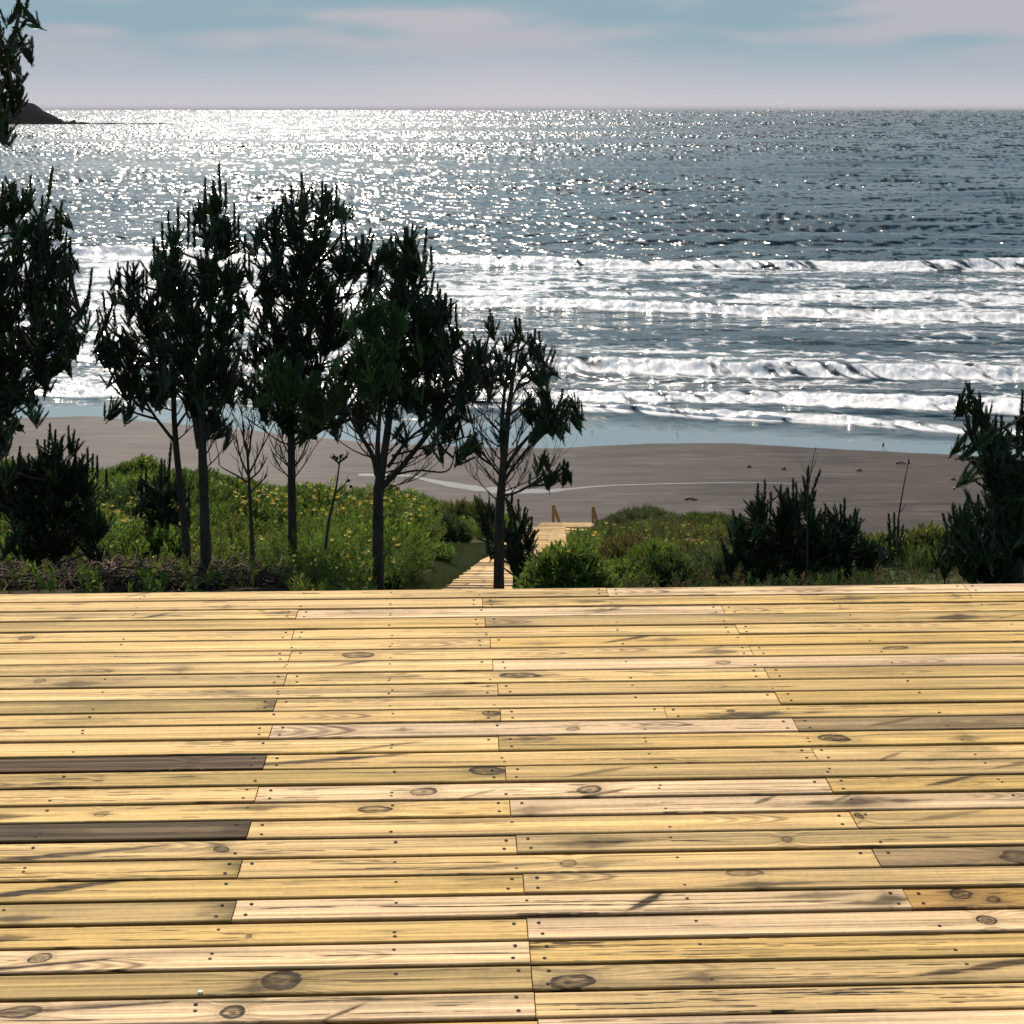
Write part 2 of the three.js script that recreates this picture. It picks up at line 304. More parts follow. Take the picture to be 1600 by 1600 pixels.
// marks seen on the boards: row, place, across 0..1, kind, length m, width (share of the board), strength
const MARKS = [
  [3, 1495, 0.6, 'wing', 0.16, 0.5, 0.9], [2, 110, 0.7, 'wing', 0.1, 0.3, 0.7], [2, 440, 0.3, 'wing', 0.06, 0.25, 0.8], [2, 600, 0.5, 'stain', 0.3, 0.6, 0.6], [1, 355, 0.7, 'wing', 0.07, 0.35, 0.7],
  [1, 1330, 0.5, 'wing', 0.14, 0.4, 0.8], [2, 1170, 0.6, 'arc', 0.08, 0.6, 0.7], [2, 1475, 0.5, 'stain', 0.18, 0.5, 0.8], [0, 1010, 0.5, 'arc', 0.1, 0.7, 0.8], [0, 1245, 0.6, 'arc', 0.12, 0.5, 0.8],
  [4, 42, 0.5, 'knot', 0.03, 0.3, 0.8], [3, 310, 0.5, 'stain', 0.12, 0.4, 0.5], [5, 660, 0.6, 'arc', 0.12, 0.6, 0.7], [5, 1040, 0.4, 'wing', 0.1, 0.3, 0.7], [6, 560, 0.5, 'knot', 0.06, 0.42, 0.8], [6, 845, 0.5, 'arc', 0.1, 0.5, 0.7],
  [6, 1120, 0.6, 'wing', 0.12, 0.45, 0.75], [6, 1400, 0.4, 'knot', 0.055, 0.26, 0.9], [7, 285, 0.5, 'wing', 0.1, 0.4, 0.6], [7, 1130, 0.5, 'knot', 0.03, 0.35, 0.7], [7, 1435, 0.6, 'arc', 0.1, 0.6, 0.6],
  [8, 60, 0.4, 'knot', 0.02, 0.3, 0.6], [8, 115, 0.7, 'wing', 0.12, 0.5, 0.8], [8, 560, 0.5, 'stain', 0.3, 0.7, 0.75], [8, 812, 0.4, 'knot', 0.075, 0.4, 1.0], [9, 325, 0.4, 'arc', 0.1, 0.5, 0.6], [9, 420, 0.6, 'stain', 0.35, 0.5, 0.55],
  [9, 1110, 0.5, 'arc', 0.06, 0.5, 0.5], [8, 1395, 0.5, 'arc', 0.14, 0.5, 0.5], [10, 400, 0.5, 'end', 0.22, 1, 1.0], [10, 220, 0.5, 'stain', 0.25, 0.8, 0.6], [11, 125, 0.6, 'stain', 0.16, 0.6, 0.9], [11, 200, 0.4, 'crack', 0.4, 0.1, 0.5],
  [11, 768, 0.4, 'knot', 0.035, 0.35, 0.9], [11, 1180, 0.7, 'wing', 0.16, 0.5, 1.0], [11, 1143, 0.4, 'knot', 0.012, 0.2, 1], [12, 500, 0.5, 'arc', 0.11, 0.9, 1.0], [12, 895, 0.6, 'knot', 0.02, 0.25, 0.7], [12, 1500, 0.6, 'stain', 0.3, 0.5, 0.5],
  [13, 1305, 0.5, 'knot', 0.05, 0.36, 1.0], [13, 1510, 0.6, 'wing', 0.08, 0.4, 0.7], [13, 1115, 0.4, 'stain', 0.12, 0.4, 0.5], [12, 630, 0.5, 'wing', 0.05, 0.25, 0.7],
  [14, 475, 0.5, 'slash', 0.2, 0.6, 1.0], [14, 1500, 0.5, 'stain', 0.2, 0.6, 0.7], [14, 300, 0.5, 'knot', 0.02, 0.4, 0.6], [15, 282, 0.5, 'stain', 0.08, 0.5, 0.6], [15, 765, 0.3, 'knot', 0.055, 0.42, 1.0], [15, 935, 0.5, 'slash', 0.07, 0.5, 0.6], [15, 1590, 0.4, 'slash', 0.07, 0.5, 0.6],
  [16, 660, 0.5, 'knot', 0.04, 0.45, 0.8], [16, 920, 0.5, 'knot', 0.035, 0.5, 0.9], [16, 940, 0.8, 'slash', 0.06, 0.5, 0.8], [16, 1500, 0.5, 'arc', 0.08, 0.5, 0.4], [17, 585, 0.5, 'knot', 0.05, 0.4, 0.8], [17, 1340, 0.5, 'wing', 0.2, 0.5, 0.9], [17, 830, 0.7, 'wing', 0.1, 0.5, 0.6], [17, 160, 0.5, 'knot', 0.02, 0.25, 0.6],
  [18, 300, 0.5, 'end', 0.28, 1, 0.9], [18, 80, 0.5, 'stain', 0.14, 0.6, 0.8], [18, 1345, 0.3, 'knot', 0.012, 0.25, 1], [19, 120, 0.6, 'slash', 0.16, 0.6, 0.9], [19, 347, 0.5, 'knot', 0.024, 0.42, 1.0], [19, 925, 0.5, 'wing', 0.16, 0.6, 0.8], [19, 1020, 0.5, 'crack', 0.2, 0.08, 1], [19, 1230, 0.5, 'knot', 0.015, 0.3, 0.8],
  [20, 360, 0.5, 'end', 0.06, 1, 1.0], [20, 150, 0.8, 'crack', 0.4, 0.07, 0.9], [20, 700, 0.35, 'crack', 0.3, 0.07, 0.9], [20, 770, 0.6, 'slash', 0.16, 0.35, 0.6], [20, 888, 0.5, 'knot', 0.022, 0.36, 0.7], [20, 930, 0.5, 'wing', 0.08, 0.6, 0.5], [20, 1590, 0.6, 'knot', 0.05, 0.5, 0.8],
  [21, 75, 0.4, 'slash', 0.15, 0.75, 1.0], [21, 740, 0.6, 'stain', 0.18, 0.5, 0.5], [21, 1180, 0.8, 'wing', 0.12, 0.4, 0.9], [21, 1165, 0.15, 'knot', 0.05, 0.22, 0.7], [22, 320, 0.5, 'end', 0.1, 1, 0.7], [22, 720, 0.5, 'crack', 0.5, 0.06, 1.0], [22, 980, 0.55, 'crack', 0.5, 0.05, 0.9], [22, 1012, 0.4, 'slash', 0.04, 0.8, 1.0], [22, 1385, 0.6, 'wing', 0.1, 0.6, 0.9],
  [22, 1505, 0.3, 'knot', 0.028, 0.35, 1.0], [22, 1550, 0.6, 'knot', 0.02, 0.3, 1.0], [23, 390, 0.6, 'knot', 0.006, 0.1, 1], [23, 1542, 0.5, 'knot', 0.022, 0.3, 1.0], [24, 60, 0.35, 'knot', 0.025, 0.3, 0.9], [24, 40, 0.75, 'slash', 0.12, 0.4, 1.0], [24, 650, 0.55, 'crack', 0.45, 0.05, 0.9], [24, 1200, 0.5, 'streaks', 0.9, 1, 0.7],
  [25, 440, 0.5, 'knot', 0.045, 0.6, 1.0], [25, 400, 0.75, 'wing', 0.07, 0.5, 0.9], [25, 892, 0.7, 'knot', 0.05, 0.55, 1.0], [25, 1560, 0.35, 'slash', 0.14, 0.6, 0.9], [25, 650, 0.5, 'streaks', 0.3, 1, 0.6],
  [26, 30, 0.4, 'knot', 0.05, 0.35, 0.9], [26, 90, 0.35, 'slash', 0.2, 0.4, 0.9], [26, 365, 0.6, 'knot', 0.028, 0.35, 1.0], [26, 385, 0.25, 'stain', 0.06, 0.4, 0.9], [26, 950, 0.5, 'crack', 0.3, 0.05, 1.0], [26, 1030, 0.55, 'streaks', 0.35, 1, 1.1], [26, 1300, 0.6, 'streaks', 0.4, 1, 1.1], [26, 1480, 0.2, 'crack', 0.25, 0.06, 0.9],
];
function boardPixel(row, u, v, m, tone, seed, out) {      // colour of the wood at u metres along and v 0..1 across board `row`
  let w = v + 0.06 * fbm(u * 0.9 + seed * 7.7, seed * 3.3, 2), dark = 0, stain = 0, ring = 0, crack = 0;
  for (const k of m) {
    const du = (u - k.u) / k.len, dv = (v - k.v) / k.wid; let d;
    if (Math.abs(du) > 5) continue;
    const jag = 0.42 * fbm(u * 19 + k.v * 9, v * 4 + k.u, 4);
    if (k.kind === 'knot') {
      d = Math.hypot(du + 0.3 * dv * vn(k.u * 7, 5), dv * (1 + 0.25 * vn(u * 9, 3))) + jag * 0.75;
      w += (v - k.v) * 1.3 * Math.exp(-d * d / 5);
      if (d < 1) { dark = Math.max(dark, k.s * (0.66 + 0.1 * Math.sin(d * 11 + jag * 9) + 0.4 * smooth(0.6, 1, d) + 0.3 * vn(u * 60, v * 40))); } else { ring += k.s * 0.5 * Math.exp(-(d - 1) * 1.5) * (0.5 + 0.5 * Math.sin(d * 15)); stain = Math.max(stain, k.s * 0.7 * Math.exp(-(d - 1) * 1.6)); }
    } else if (k.kind === 'wing') {
      d = Math.abs(dv + 0.25 * du) * (0.7 + Math.abs(du)) + 0.6 * Math.abs(du) + jag; dark = Math.max(dark, k.s * 0.8 * (1 - smooth(0.15, 0.95, d))); stain = Math.max(stain, k.s * 0.7 * (1 - smooth(0.3, 1.8, d)));
    } else if (k.kind === 'slash') {
      d = Math.abs(dv + 0.75 * du) * 2.3 + 0.35 * Math.abs(du) ** 2 + jag; dark = Math.max(dark, k.s * (0.85 + 0.3 * vn(u * 20, v * 30)) * (1 - smooth(0.35, 0.9, d))); stain = Math.max(stain, k.s * 0.5 * (1 - smooth(0.6, 1.7, d)));
    } else if (k.kind === 'arc') {
      d = Math.hypot(du - 0.8 * dv * dv + 0.2, dv * 0.5); const a = Math.abs(du * 1.2 - 0.9 + 2.2 * dv * dv); ring += k.s * (0.5 + 0.5 * Math.sin((du + dv * dv * 1.5) * 11)) * (1 - smooth(0.5, 1.5, d)); dark = Math.max(dark, k.s * 0.55 * (1 - smooth(0.0, 0.3, a + jag * 0.4)) * (1 - smooth(0.5, 1.1, Math.abs(dv))));
    } else if (k.kind === 'stain') { d = Math.hypot(du, dv) + jag * 1.6; stain = Math.max(stain, k.s * (1 - smooth(0.2, 1.1, d))); }
    else if (k.kind === 'end') { if (u < k.u + 0.5) { const e = smooth(-1, 1, du + jag * 1.4); stain = Math.max(stain, k.s * e); dark = Math.max(dark, k.s * 0.75 * smooth(0.1, 1.1, du + jag * 2 + 0.4 * vn(u * 3, v * 14))); } }
    else if (k.kind === 'crack') { const c = k.v + 0.12 * du * k.v + 0.05 * vn(u * 6, row); d = Math.abs(v - c) / (k.wid * (0.35 + 0.5 * Math.abs(vn(u * 17, row + 3)))); if (Math.abs(du) < 1) crack = Math.max(crack, k.s * (1 - smooth(0.5, 1, d)) * smooth(0, 0.25, 1 - Math.abs(du)) * smooth(-0.75, -0.3, vn(u * 9, row * 3))); }
    else { if (Math.abs(du) < 1) { const n = fbm(u * 4, v * 16 + row * 7, 3); crack = Math.max(crack, k.s * smooth(0.28, 0.42, n) * smooth(0, 0.3, 1 - Math.abs(du)) * smooth(-0.4, 0.1, vn(u * 30, v * 30))); } }
  }
  const broad = fbm(u * 0.75 + seed * 13, w * 3.2 + seed, 3), late = vn(u * 0.55 + seed * 5, w * 15 + seed * 9), fine = vn(u * 3 + seed, w * 42 + seed * 3), band = smooth(0.25, 0.75, vn(u * 0.4 + seed * 3, w * 7.5 + seed * 2)) , pore = vn(u * 14, v * 75 + seed), saw = vn(u * 130, v * 6 + seed);
  let c = [tone[0], tone[1], tone[2]];
  const toneGain = 1 + 0.24 * broad + 0.3 * late + 0.24 * fine + 0.13 * pore + 0.06 * saw - 0.18 * band;  // grain, pores and saw marks vary the wood tone
  c = c.map((x, i) => x * toneGain * (1 + (i === 2 ? 0.16 : i === 0 ? -0.03 : 0) * fbm(u * 0.5 + 9, v + seed * 2, 2)));
  const g = smooth(0.02, 0.5, fbm(u * 2.1 + seed * 31, v * 1.5 + row * 1.7, 4)) * 0.42;      // greenish grey weathering in patches
  if (tone[0] < 0.1) c = mix3(c, [0.3, 0.2, 0.11], 0.75 * smooth(-0.1, 0.4, fbm(u * 1.2 + seed, w * 5 + seed, 4)) * smooth(-0.3, 0.3, late));
  c = mix3(c, [c[0] * 0.42, c[1] * 0.45, c[2] * 0.42], clamp(g * 0.9 + stain * (0.25 + 0.95 * smooth(-0.35, 0.45, 0.7 * fine + 0.6 * late + 0.3 * pore))));
  c = mix3(c, [0.15, 0.095, 0.055], clamp(ring * 0.65));
  const check = smooth(0.55, 0.78, vn(u * 0.9 + seed * 3, w * 27 + seed * 7)) * 0.6 * smooth(-0.25, 0.3, fbm(u * 0.7 + 3, seed * 5 + v, 2)); c = mix3(c, [0.16, 0.105, 0.055], check);
  const speck = smooth(0.38, 0.54, fbm(u * 9 + seed * 3, v * 11 + row * 5, 3)) * 0.8 * smooth(-0.15, 0.3, fbm(u * 0.8, seed * 9, 2));
  c = mix3(c, [0.04, 0.024, 0.014], clamp(dark * 1.1 + speck));
  c = mix3(c, [0.02, 0.015, 0.01], clamp(crack));
  const grey = smooth(0.18, 0.5, vn(u * 1.6 + 7 * seed, w * 9)) * 0.14; c = mix3(c, [0.2, 0.17, 0.13], grey);
  out[0] = c[0]; out[1] = c[1]; out[2] = c[2];
  out[3] = clamp(0.6 + 0.12 * late + 0.1 * fine + 0.12 * pore - 0.55 * crack - 0.14 * speck - 0.1 * dark + 0.06 * saw);
}
const ATLAS = [{ r0: 0, n: 14, span: 4.6, h: 48 }, { r0: 14, n: 14, span: 3.4, h: 58 }];
const woodRnd = rng(21), boardSeed = BOARDS.map((b) => b.map(() => woodRnd() * 40));
for (const A of ATLAS) {
  const W = 2048, H = A.n * A.h, C = new Uint8Array(W * H * 4), B = new Uint8Array(W * H * 4), px4 = [0, 0, 0, 0];
  for (let k = 0; k < A.n; k++) {
    const row = A.r0 + k, q = rowMid(row), ends = JOINTS[row].map((p) => uOf(p, q));
    const rr = rng(row * 31 + 5), wild = []; for (let k = 0; k < 7; k++) { const kinds = ['wing', 'crack', 'crack', 'streaks', 'arc', 'slash', 'streaks']; wild.push({ u: (rr() - 0.5) * A.span, v: 0.2 + 0.6 * rr(), kind: kinds[Math.floor(rr() * 7)], len: 0, wid: 0, s: 0.4 + 0.5 * rr() }); const w = wild[k], big = 0.5 + rr(); [w.len, w.wid] = { wing: [0.1 * big, 0.22], stain: [0.16 * big, 0.4], crack: [0.25 * big, 0.06], knot: [0.018 * big, 0.24 * big], arc: [0.1, 0.4], slash: [0.06 * big, 0.35], streaks: [0.25 * big, 1] }[w.kind]; }
    const m = MARKS.filter((e) => e[0] === row).map((e) => ({ u: uOf(e[1], q), v: e[2], kind: e[3], len: e[4] * (e[3] === 'knot' ? 0.85 : 1), wid: e[5] * (e[3] === 'knot' ? 0.66 : e[3] === 'crack' ? 1 : 0.7), s: e[6] })).concat(wild);
    for (let i = 0; i < W; i++) {
      const u = ((i + 0.5) / W - 0.5) * A.span; let b = 0; while (b < ends.length && u > ends[b]) b++;
      const tone = TONES[BOARDS[row][b] ?? 'l'], seed = boardSeed[row][b] ?? 3, mine = m.filter((e) => { let eb = 0; while (eb < ends.length && e.u > ends[eb]) eb++; return eb === b; });
      for (let j = 0; j < A.h; j++) {
        boardPixel(row, u, 1 - (j + 0.5) / A.h, mine, tone, seed, px4);
        const o = ((k * A.h + j) * W + i) * 4; C[o] = enc(px4[0]); C[o + 1] = enc(px4[1]); C[o + 2] = enc(px4[2]); C[o + 3] = 255; B[o] = B[o + 1] = B[o + 2] = byte(px4[3]); B[o + 3] = 255;
      }
    }
  }
  const make = (data, srgb) => { const t = new THREE.DataTexture(data, W, H, THREE.RGBAFormat); t.magFilter = THREE.LinearFilter; t.wrapS = t.wrapT = THREE.RepeatWrapping; if (srgb) t.colorSpace = THREE.SRGBColorSpace; t.needsUpdate = true; return t; };
  A.mat = new THREE.MeshPhysicalMaterial({ map: make(C, true), bumpMap: make(B, false), bumpScale: 0.0022, roughness: 0.68, specularIntensity: 0.1 });
}
const darkWood = new THREE.MeshStandardMaterial({ color: rgb(0.2, 0.14, 0.075), roughness: 0.85 });
const steel = new THREE.MeshStandardMaterial({ color: rgb(0.02, 0.016, 0.013), roughness: 0.9 });
const deck = thing('wooden_deck', V(0, 0, 0), 'yellow pine board deck filling the foreground above the slope', 'deck');
{
  const r = rng(8), T = 0.024, c = 0.0028;
  const joists = [203, 464, 610, 756, 961, 1130, 1330, 1560].map((px, i) => [uOf(px, rowMid(3)), uOf([128, 419, 612, 780, 1005, 1245, 1480, 1790][i], rowMid(12))]);
  const joistU = (i, q) => mix(joists[i][0], joists[i][1], (q - rowMid(3)) / (rowMid(12) - rowMid(3)));
  const nailGeo = new THREE.CylinderGeometry(0.0034, 0.0036, 0.001, 9); nailGeo.scale(1.2, 1, 1);
  let nails = 0;
  for (let row = 0; row < 44; row++) {
    const like = row < 28 ? row : 14 + ((row * 5 + 3) % 14), A = ATLAS[like < 14 ? 0 : 1], far = rowQ(row), near = rowQ(row + 1), q = (far + near) / 2, gap = 0.009 + 0.004 * r(), hw = (far - near - gap) / 2;
    const ends = [-3.1, ...(row < 28 ? JOINTS[row].map((p) => uOf(p, q)) : [joistU(row % 2 ? 3 : 1, q)]), 3.1].sort((a, b) => a - b);
    for (let b = 0; b + 1 < ends.length; b++) {
      const u0 = ends[b] + 0.0011, u1 = ends[b + 1] - 0.0011, um = (u0 + u1) / 2, half = (u1 - u0) / 2, pos = [], uv = [];
      const lift = (r() - 0.5) * 0.003, tilt = (r() - 0.5) * 0.012, skew = (r() - 0.5) * 0.0022, cup = 0.0006 + r() * 0.0008;
      const sec = [[-hw + 0.018, -T], [-hw, -c], [-hw + c * 0.35, -c * 0.35], [-hw + c, 0], [-hw * 0.4, -cup], [hw * 0.4, -cup], [hw - c, 0], [hw - c * 0.35, -c * 0.35], [hw, -c], [hw - 0.018, -T]];   // across (towards the sea +) and height; undercut sides shaped only to darken the gaps
      const vAt = (w) => (like - A.r0 + 0.5 + w / hw * 0.485) * A.h / (A.n * A.h);
      const point = (u, s) => { const w = s[0] + skew * (u / half), p = V((u) * CY_ - w * SY_, lift + s[1] + s[0] * tilt, -(u * SY_ + w * CY_)); return [p.x, p.y, p.z]; };
      const quad = (A0, B0, C0, D0, ua, ub, va, vb) => { pos.push(...A0, ...B0, ...C0, ...A0, ...C0, ...D0); const U = (x) => (um + x) / A.span + 0.5; uv.push(U(ua), va, U(ub), va, U(ub), vb, U(ua), va, U(ub), vb, U(ua), vb); };
      for (let k = 0; k + 1 < sec.length; k++) quad(point(-half, sec[k]), point(half, sec[k]), point(half, sec[k + 1]), point(-half, sec[k + 1]), -half, half, vAt(sec[k][0]), vAt(sec[k + 1][0]));
      for (const e of [-half, half]) { const P0 = point(e, sec[0]), P1 = point(e, sec[3]), P2 = point(e, sec[6]), P3 = point(e, sec[9]); if (e < 0) quad(P0, P1, P2, P3, e, e, vAt(-hw), vAt(hw)); else quad(P3, P2, P1, P0, e, e, vAt(hw), vAt(-hw)); }
      const g = new THREE.BufferGeometry(); g.setAttribute('position', new THREE.BufferAttribute(new Float32Array(pos), 3)); g.setAttribute('uv', new THREE.BufferAttribute(new Float32Array(uv), 2)); g.computeVertexNormals();
      const p = part('plank', g, A.mat, deck); p.position.copy(deckAt(um, q));
      const addNail = (u, s) => {
        const t = ((deckAt(u, q).x) / -deckAt(u, q).z) * F + CX; if (row > 27 || t < -12 || t > 1612 || nails > 296) return;
        nails++; const w = s * hw, n = part('nail', nailGeo, steel, p), z = point(u - um, [w, 0.0002 - (Math.abs(s) < 0.5 ? cup : 0)]); n.position.set(z[0], z[1], z[2]);
      };
      for (const [e, s] of [[u0, 1], [u1, -1]]) if (Math.abs(e) < 3) { addNail(e + s * (0.022 + 0.012 * r()), 0.5 + 0.1 * r()); if (r() < 0.75) addNail(e + s * (0.024 + 0.012 * r()), -0.5 - 0.1 * r()); }
      for (let i = 0; i < joists.length; i++) { const u = joistU(i, q); if (u > u0 + 0.09 && u < u1 - 0.09 && r() < 0.92) { addNail(u + 0.012 * (r() - 0.5), (r() < 0.5 ? 1 : -1) * (0.4 + 0.15 * r())); if (r() < 0.25) addNail(u + 0.01 * (r() - 0.5), (r() - 0.5) * 0.3); } }
    }
  }
  const qa = rowQ(0) - 0.06, qb = rowQ(44);
  for (let i = 0; i < joists.length; i++) {
    const a = deckAt(joistU(i, qa), qa), b = deckAt(joistU(i, qb), qb), j = part('joist', new THREE.BoxGeometry(0.045, 0.14, a.distanceTo(b)), darkWood, deck);
    j.position.copy(a).add(b).multiplyScalar(0.5); j.position.y = -0.1005; j.rotation.y = Math.atan2(a.x - b.x, a.z - b.z);
  }
  const rim = part('rim_board', new THREE.BoxGeometry(6.1, 0.14, 0.04), darkWood, deck); rim.position.copy(deckAt(0, qa + 0.0225, -0.1005)); rim.rotation.y = YAW;
  for (const [u, q] of [[-2.8, qa - 0.2], [0, qa - 0.2], [2.8, qa - 0.2], [-2.8, 1.6], [2.8, 1.6]]) { const p = deckAt(u, q), g = groundY(p.x, p.z) - 0.3, post = part('post', new THREE.BoxGeometry(0.09, -0.171 - g, 0.09), darkWood, deck); post.position.set(p.x, (g - 0.171) / 2, p.z); }
}
// ---------------------------------------------------------------- plants
const barkTex = dataTexture(256, 512, (d, W, H) => {
  for (let j = 0; j < H; j++) for (let i = 0; i < W; i++) { const n = fbm(i / 14, j / 34, 4), k = 0.7 + 0.75 * n + 0.25 * smooth(0.1, 0.35, Math.abs(vn(i / 9, j / 30))), o = (j * W + i) * 4; d[o] = enc(0.05 * k); d[o + 1] = enc(0.036 * k); d[o + 2] = enc(0.027 * k); d[o + 3] = 255; }
}, true);
barkTex.repeat.set(1, 1.6);
const bark = new THREE.MeshStandardMaterial({ map: barkTex, bumpMap: barkTex, bumpScale: 0.02, roughness: 0.95 });
const twigMat = new THREE.MeshStandardMaterial({ color: rgb(0.055, 0.042, 0.032), roughness: 0.95 });
const needleMat = new THREE.MeshStandardMaterial({ color: rgb(1, 1, 1), roughness: 0.62 });
const leafMat = new THREE.MeshPhysicalMaterial({ color: rgb(1, 1, 1), roughness: 0.9, specularIntensity: 0.25, transmission: 0.5, thickness: 0, side: THREE.DoubleSide });
const petalMat = new THREE.MeshPhysicalMaterial({ color: rgb(1, 1, 1), roughness: 0.6, transmission: 0.35, thickness: 0, side: THREE.DoubleSide });

// a pine shoot, one metre long: a stem set all round with needles that lean forward
function shootGeo(seed, n, spread, nl) {
  const r = rng(seed), pos = [], idx = [];
  const tri = (a, b, c) => { const k = pos.length / 3; pos.push(a.x, a.y, a.z, b.x, b.y, b.z, c.x, c.y, c.z); idx.push(k, k + 1, k + 2); };
  for (let k = 0; k < 3; k++) { const a = k * 2.09, b = a + 2.09; tri(V(Math.cos(a) * 0.022, -0.1, Math.sin(a) * 0.022), V(Math.cos(b) * 0.022, -0.1, Math.sin(b) * 0.022), V(0, 0.98, 0)); }
  for (let i = 0; i < n; i++) {
    const t = Math.pow(r(), 0.9), a = i * 2.399 + r() * 0.6, lean = spread * (0.6 + 0.7 * r()) * (1 - 0.45 * t), L = nl * (0.75 + 0.5 * r()) * (1 - 0.3 * t);
    const base = V(0, t * 0.9 - 0.05, 0), out = V(Math.cos(a), 0, Math.sin(a)), dir = out.clone().multiplyScalar(Math.sin(lean)).add(V(0, Math.cos(lean), 0)), side = V(-Math.sin(a), 0, Math.cos(a)).multiplyScalar(0.014 + 0.006 * r());
    const mid = base.clone().addScaledVector(dir, L * 0.55), tip = base.clone().addScaledVector(dir, L).add(V(0, 0.02, 0));
    tri(base, mid.clone().add(side), mid.clone().sub(side)); tri(mid.clone().add(side), tip, mid.clone().sub(side));
  }
  return geo(pos, idx);
}
const SHOOTS = [shootGeo(1, 84, 0.42, 0.27), shootGeo(2, 84, 0.55, 0.27)], CANDLE = shootGeo(3, 90, 0.45, 0.2);
const greens = [[0.03, 0.058, 0.022], [0.022, 0.045, 0.02], [0.04, 0.075, 0.026], [0.026, 0.05, 0.026], [0.05, 0.085, 0.025]];
function aim(dir, spin) { return new THREE.Quaternion().setFromUnitVectors(UP, dir).multiply(new THREE.Quaternion().setFromAxisAngle(UP, spin)); }

// bare twigs that fork and curve upwards
function twigs(list, start, dir, len, r, depth, rnd) {
  const pts = [start.clone()], d = dir.clone(); let p = start.clone();
  for (let k = 0; k < 4; k++) { d.add(V((rnd() - 0.5) * 0.5, (rnd() - 0.5) * 0.3 + 0.14, (rnd() - 0.5) * 0.5)).normalize(); p = p.clone().addScaledVector(d, len / 4); pts.push(p); }
  list.push(tube(pts, r, r * 0.35, 5, 4));
  if (depth > 0) for (let k = 0; k < 3; k++) { const s = pts[1 + Math.floor(rnd() * 3.99)] ?? pts[2]; twigs(list, s, d.clone().add(V((rnd() - 0.5) * 1.9, rnd() * 0.7, (rnd() - 0.5) * 1.9)).normalize(), len * (0.45 + 0.25 * rnd()), r * 0.55, depth - 1, rnd); }
}
function pine(o) {
  const { D, seed } = o, r = rng(seed), P = (e) => at(e[0], e[1], D + (e[2] ?? 0)), foot = P([o.foot[0], 900]); foot.y = groundY(foot.x, foot.z) - 0.05;
  const t = thing(o.name, foot, o.label, o.category ?? 'tree', o.group), rel = (v) => v.clone().sub(foot), pxm = D / F;
  const main = [V(0, 0, 0), ...o.trunk.map((e) => rel(P(e)))];
  const seg = Math.max(8, main.length * 4), wob = o.thin ? 0.1 : 0.12;
  part('trunk', tube(main, o.r0, o.r1, o.thin ? seg : seg * 2, o.thin ? 7 : 12, wob, seed), bark, t);
  const stems = [main];
  for (const l of o.limbs ?? []) { const pts = l.p.map((e) => rel(P(e))); stems.push(pts); part('limb', tube(pts, l.r, l.r * 0.4, pts.length * 4, 7, 0.08, seed + 3), bark, t); }
  const curves = stems.map((s) => new THREE.CatmullRomCurve3(s, false, 'centripetal').getPoints(30));
  const shoots = [[], []], candles = [], branches = [];
  const near = (c, low) => { let best = null, bd = 1e9; for (const s of curves) for (const p of s) { const d = p.distanceTo(c) + Math.max(0, p.y - c.y + low) * 2.5; if (d < bd) { bd = d; best = p; } } return best; };
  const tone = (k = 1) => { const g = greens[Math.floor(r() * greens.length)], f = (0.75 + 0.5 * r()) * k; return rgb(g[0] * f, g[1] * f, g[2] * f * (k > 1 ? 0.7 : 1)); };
  const L0 = (o.shoot ?? 0.165), dens = o.dens ?? 1;
  const sprays = [];
  for (const e of o.clumps) {   // every mass of needles carries smaller sprays that stand out of it
    sprays.push(e); if (e[2] < 20) continue;
    for (let k = 0; k < 3; k++) { const a = r() * 6.28; sprays.push([e[0] + Math.cos(a) * e[2] * 1.05, e[1] + Math.sin(a) * e[3] * 0.95, e[2] * 0.3, e[3] * 0.3, (e[4] ?? 0) + (r() - 0.5) * 0.3, e[5] ?? 1]); }
  }
  for (const [cx, cy, rx, ry, dz = 0, toneGain = 1] of sprays) {  // higher values paint sunlight on a mass into its needle colour
    const c = rel(P([cx, cy, dz])), ax = rx * pxm * 1.05, ay = ry * pxm, az = Math.max(ax, ay * 0.6) * 0.9, from = near(c, 0.12);
    const knee = from.clone().lerp(c, 0.55).add(V(0, -0.06 * from.distanceTo(c), 0));
    if (from.distanceTo(c) > 0.05) branches.push(tube([from, knee, c], 0.011, 0.006, 6, 5));
    const tufts = Math.max(2, Math.round(dens * 1.75 * (ax * ay * 4 + ax * az * 2) / (L0 * L0)));
    for (let i = 0; i < tufts; i++) {
      let x, y, z, m; do { x = r() * 2 - 1; y = r() * 2 - 1; z = r() * 2 - 1; m = x * x + y * y + z * z; } while (m > 1 || r() > 0.2 + 0.8 * m);
      const axis = V(x * 0.9 + (r() - 0.5) * 0.5, 0.55 + y * 0.4 + r() * 0.35, z * 0.9 + (r() - 0.5) * 0.5).normalize(), e = V(c.x + x * ax, c.y + y * ay, c.z + z * az).addScaledVector(axis, -L0 * 1.0);
      branches.push(tube([c.clone().lerp(e, 0.1), c.clone().lerp(e, 0.6).add(V(0, -0.025, 0)), e], 0.006, 0.0035, 5, 4));
      const bunch = 5 + Math.floor(r() * 5), green = tone(toneGain);
      for (let k = 0; k < bunch; k++) {
        const L = L0 * (k === 0 ? 1.25 : 0.6 + 0.5 * r()), dir = k === 0 ? axis.clone().add(V(0, 0.35, 0)).normalize() : axis.clone().add(V((r() - 0.5) * 1.7, (r() - 0.25) * 1.1, (r() - 0.5) * 1.7)).normalize();
        shoots[(i + k) & 1].push({ p: e.clone().addScaledVector(axis, (r() - 0.6) * 0.06), q: aim(dir, r() * 6.28), s: V(L, L, L), c: green.clone().multiplyScalar(0.8 + 0.4 * r()) });
      }
    }
  }
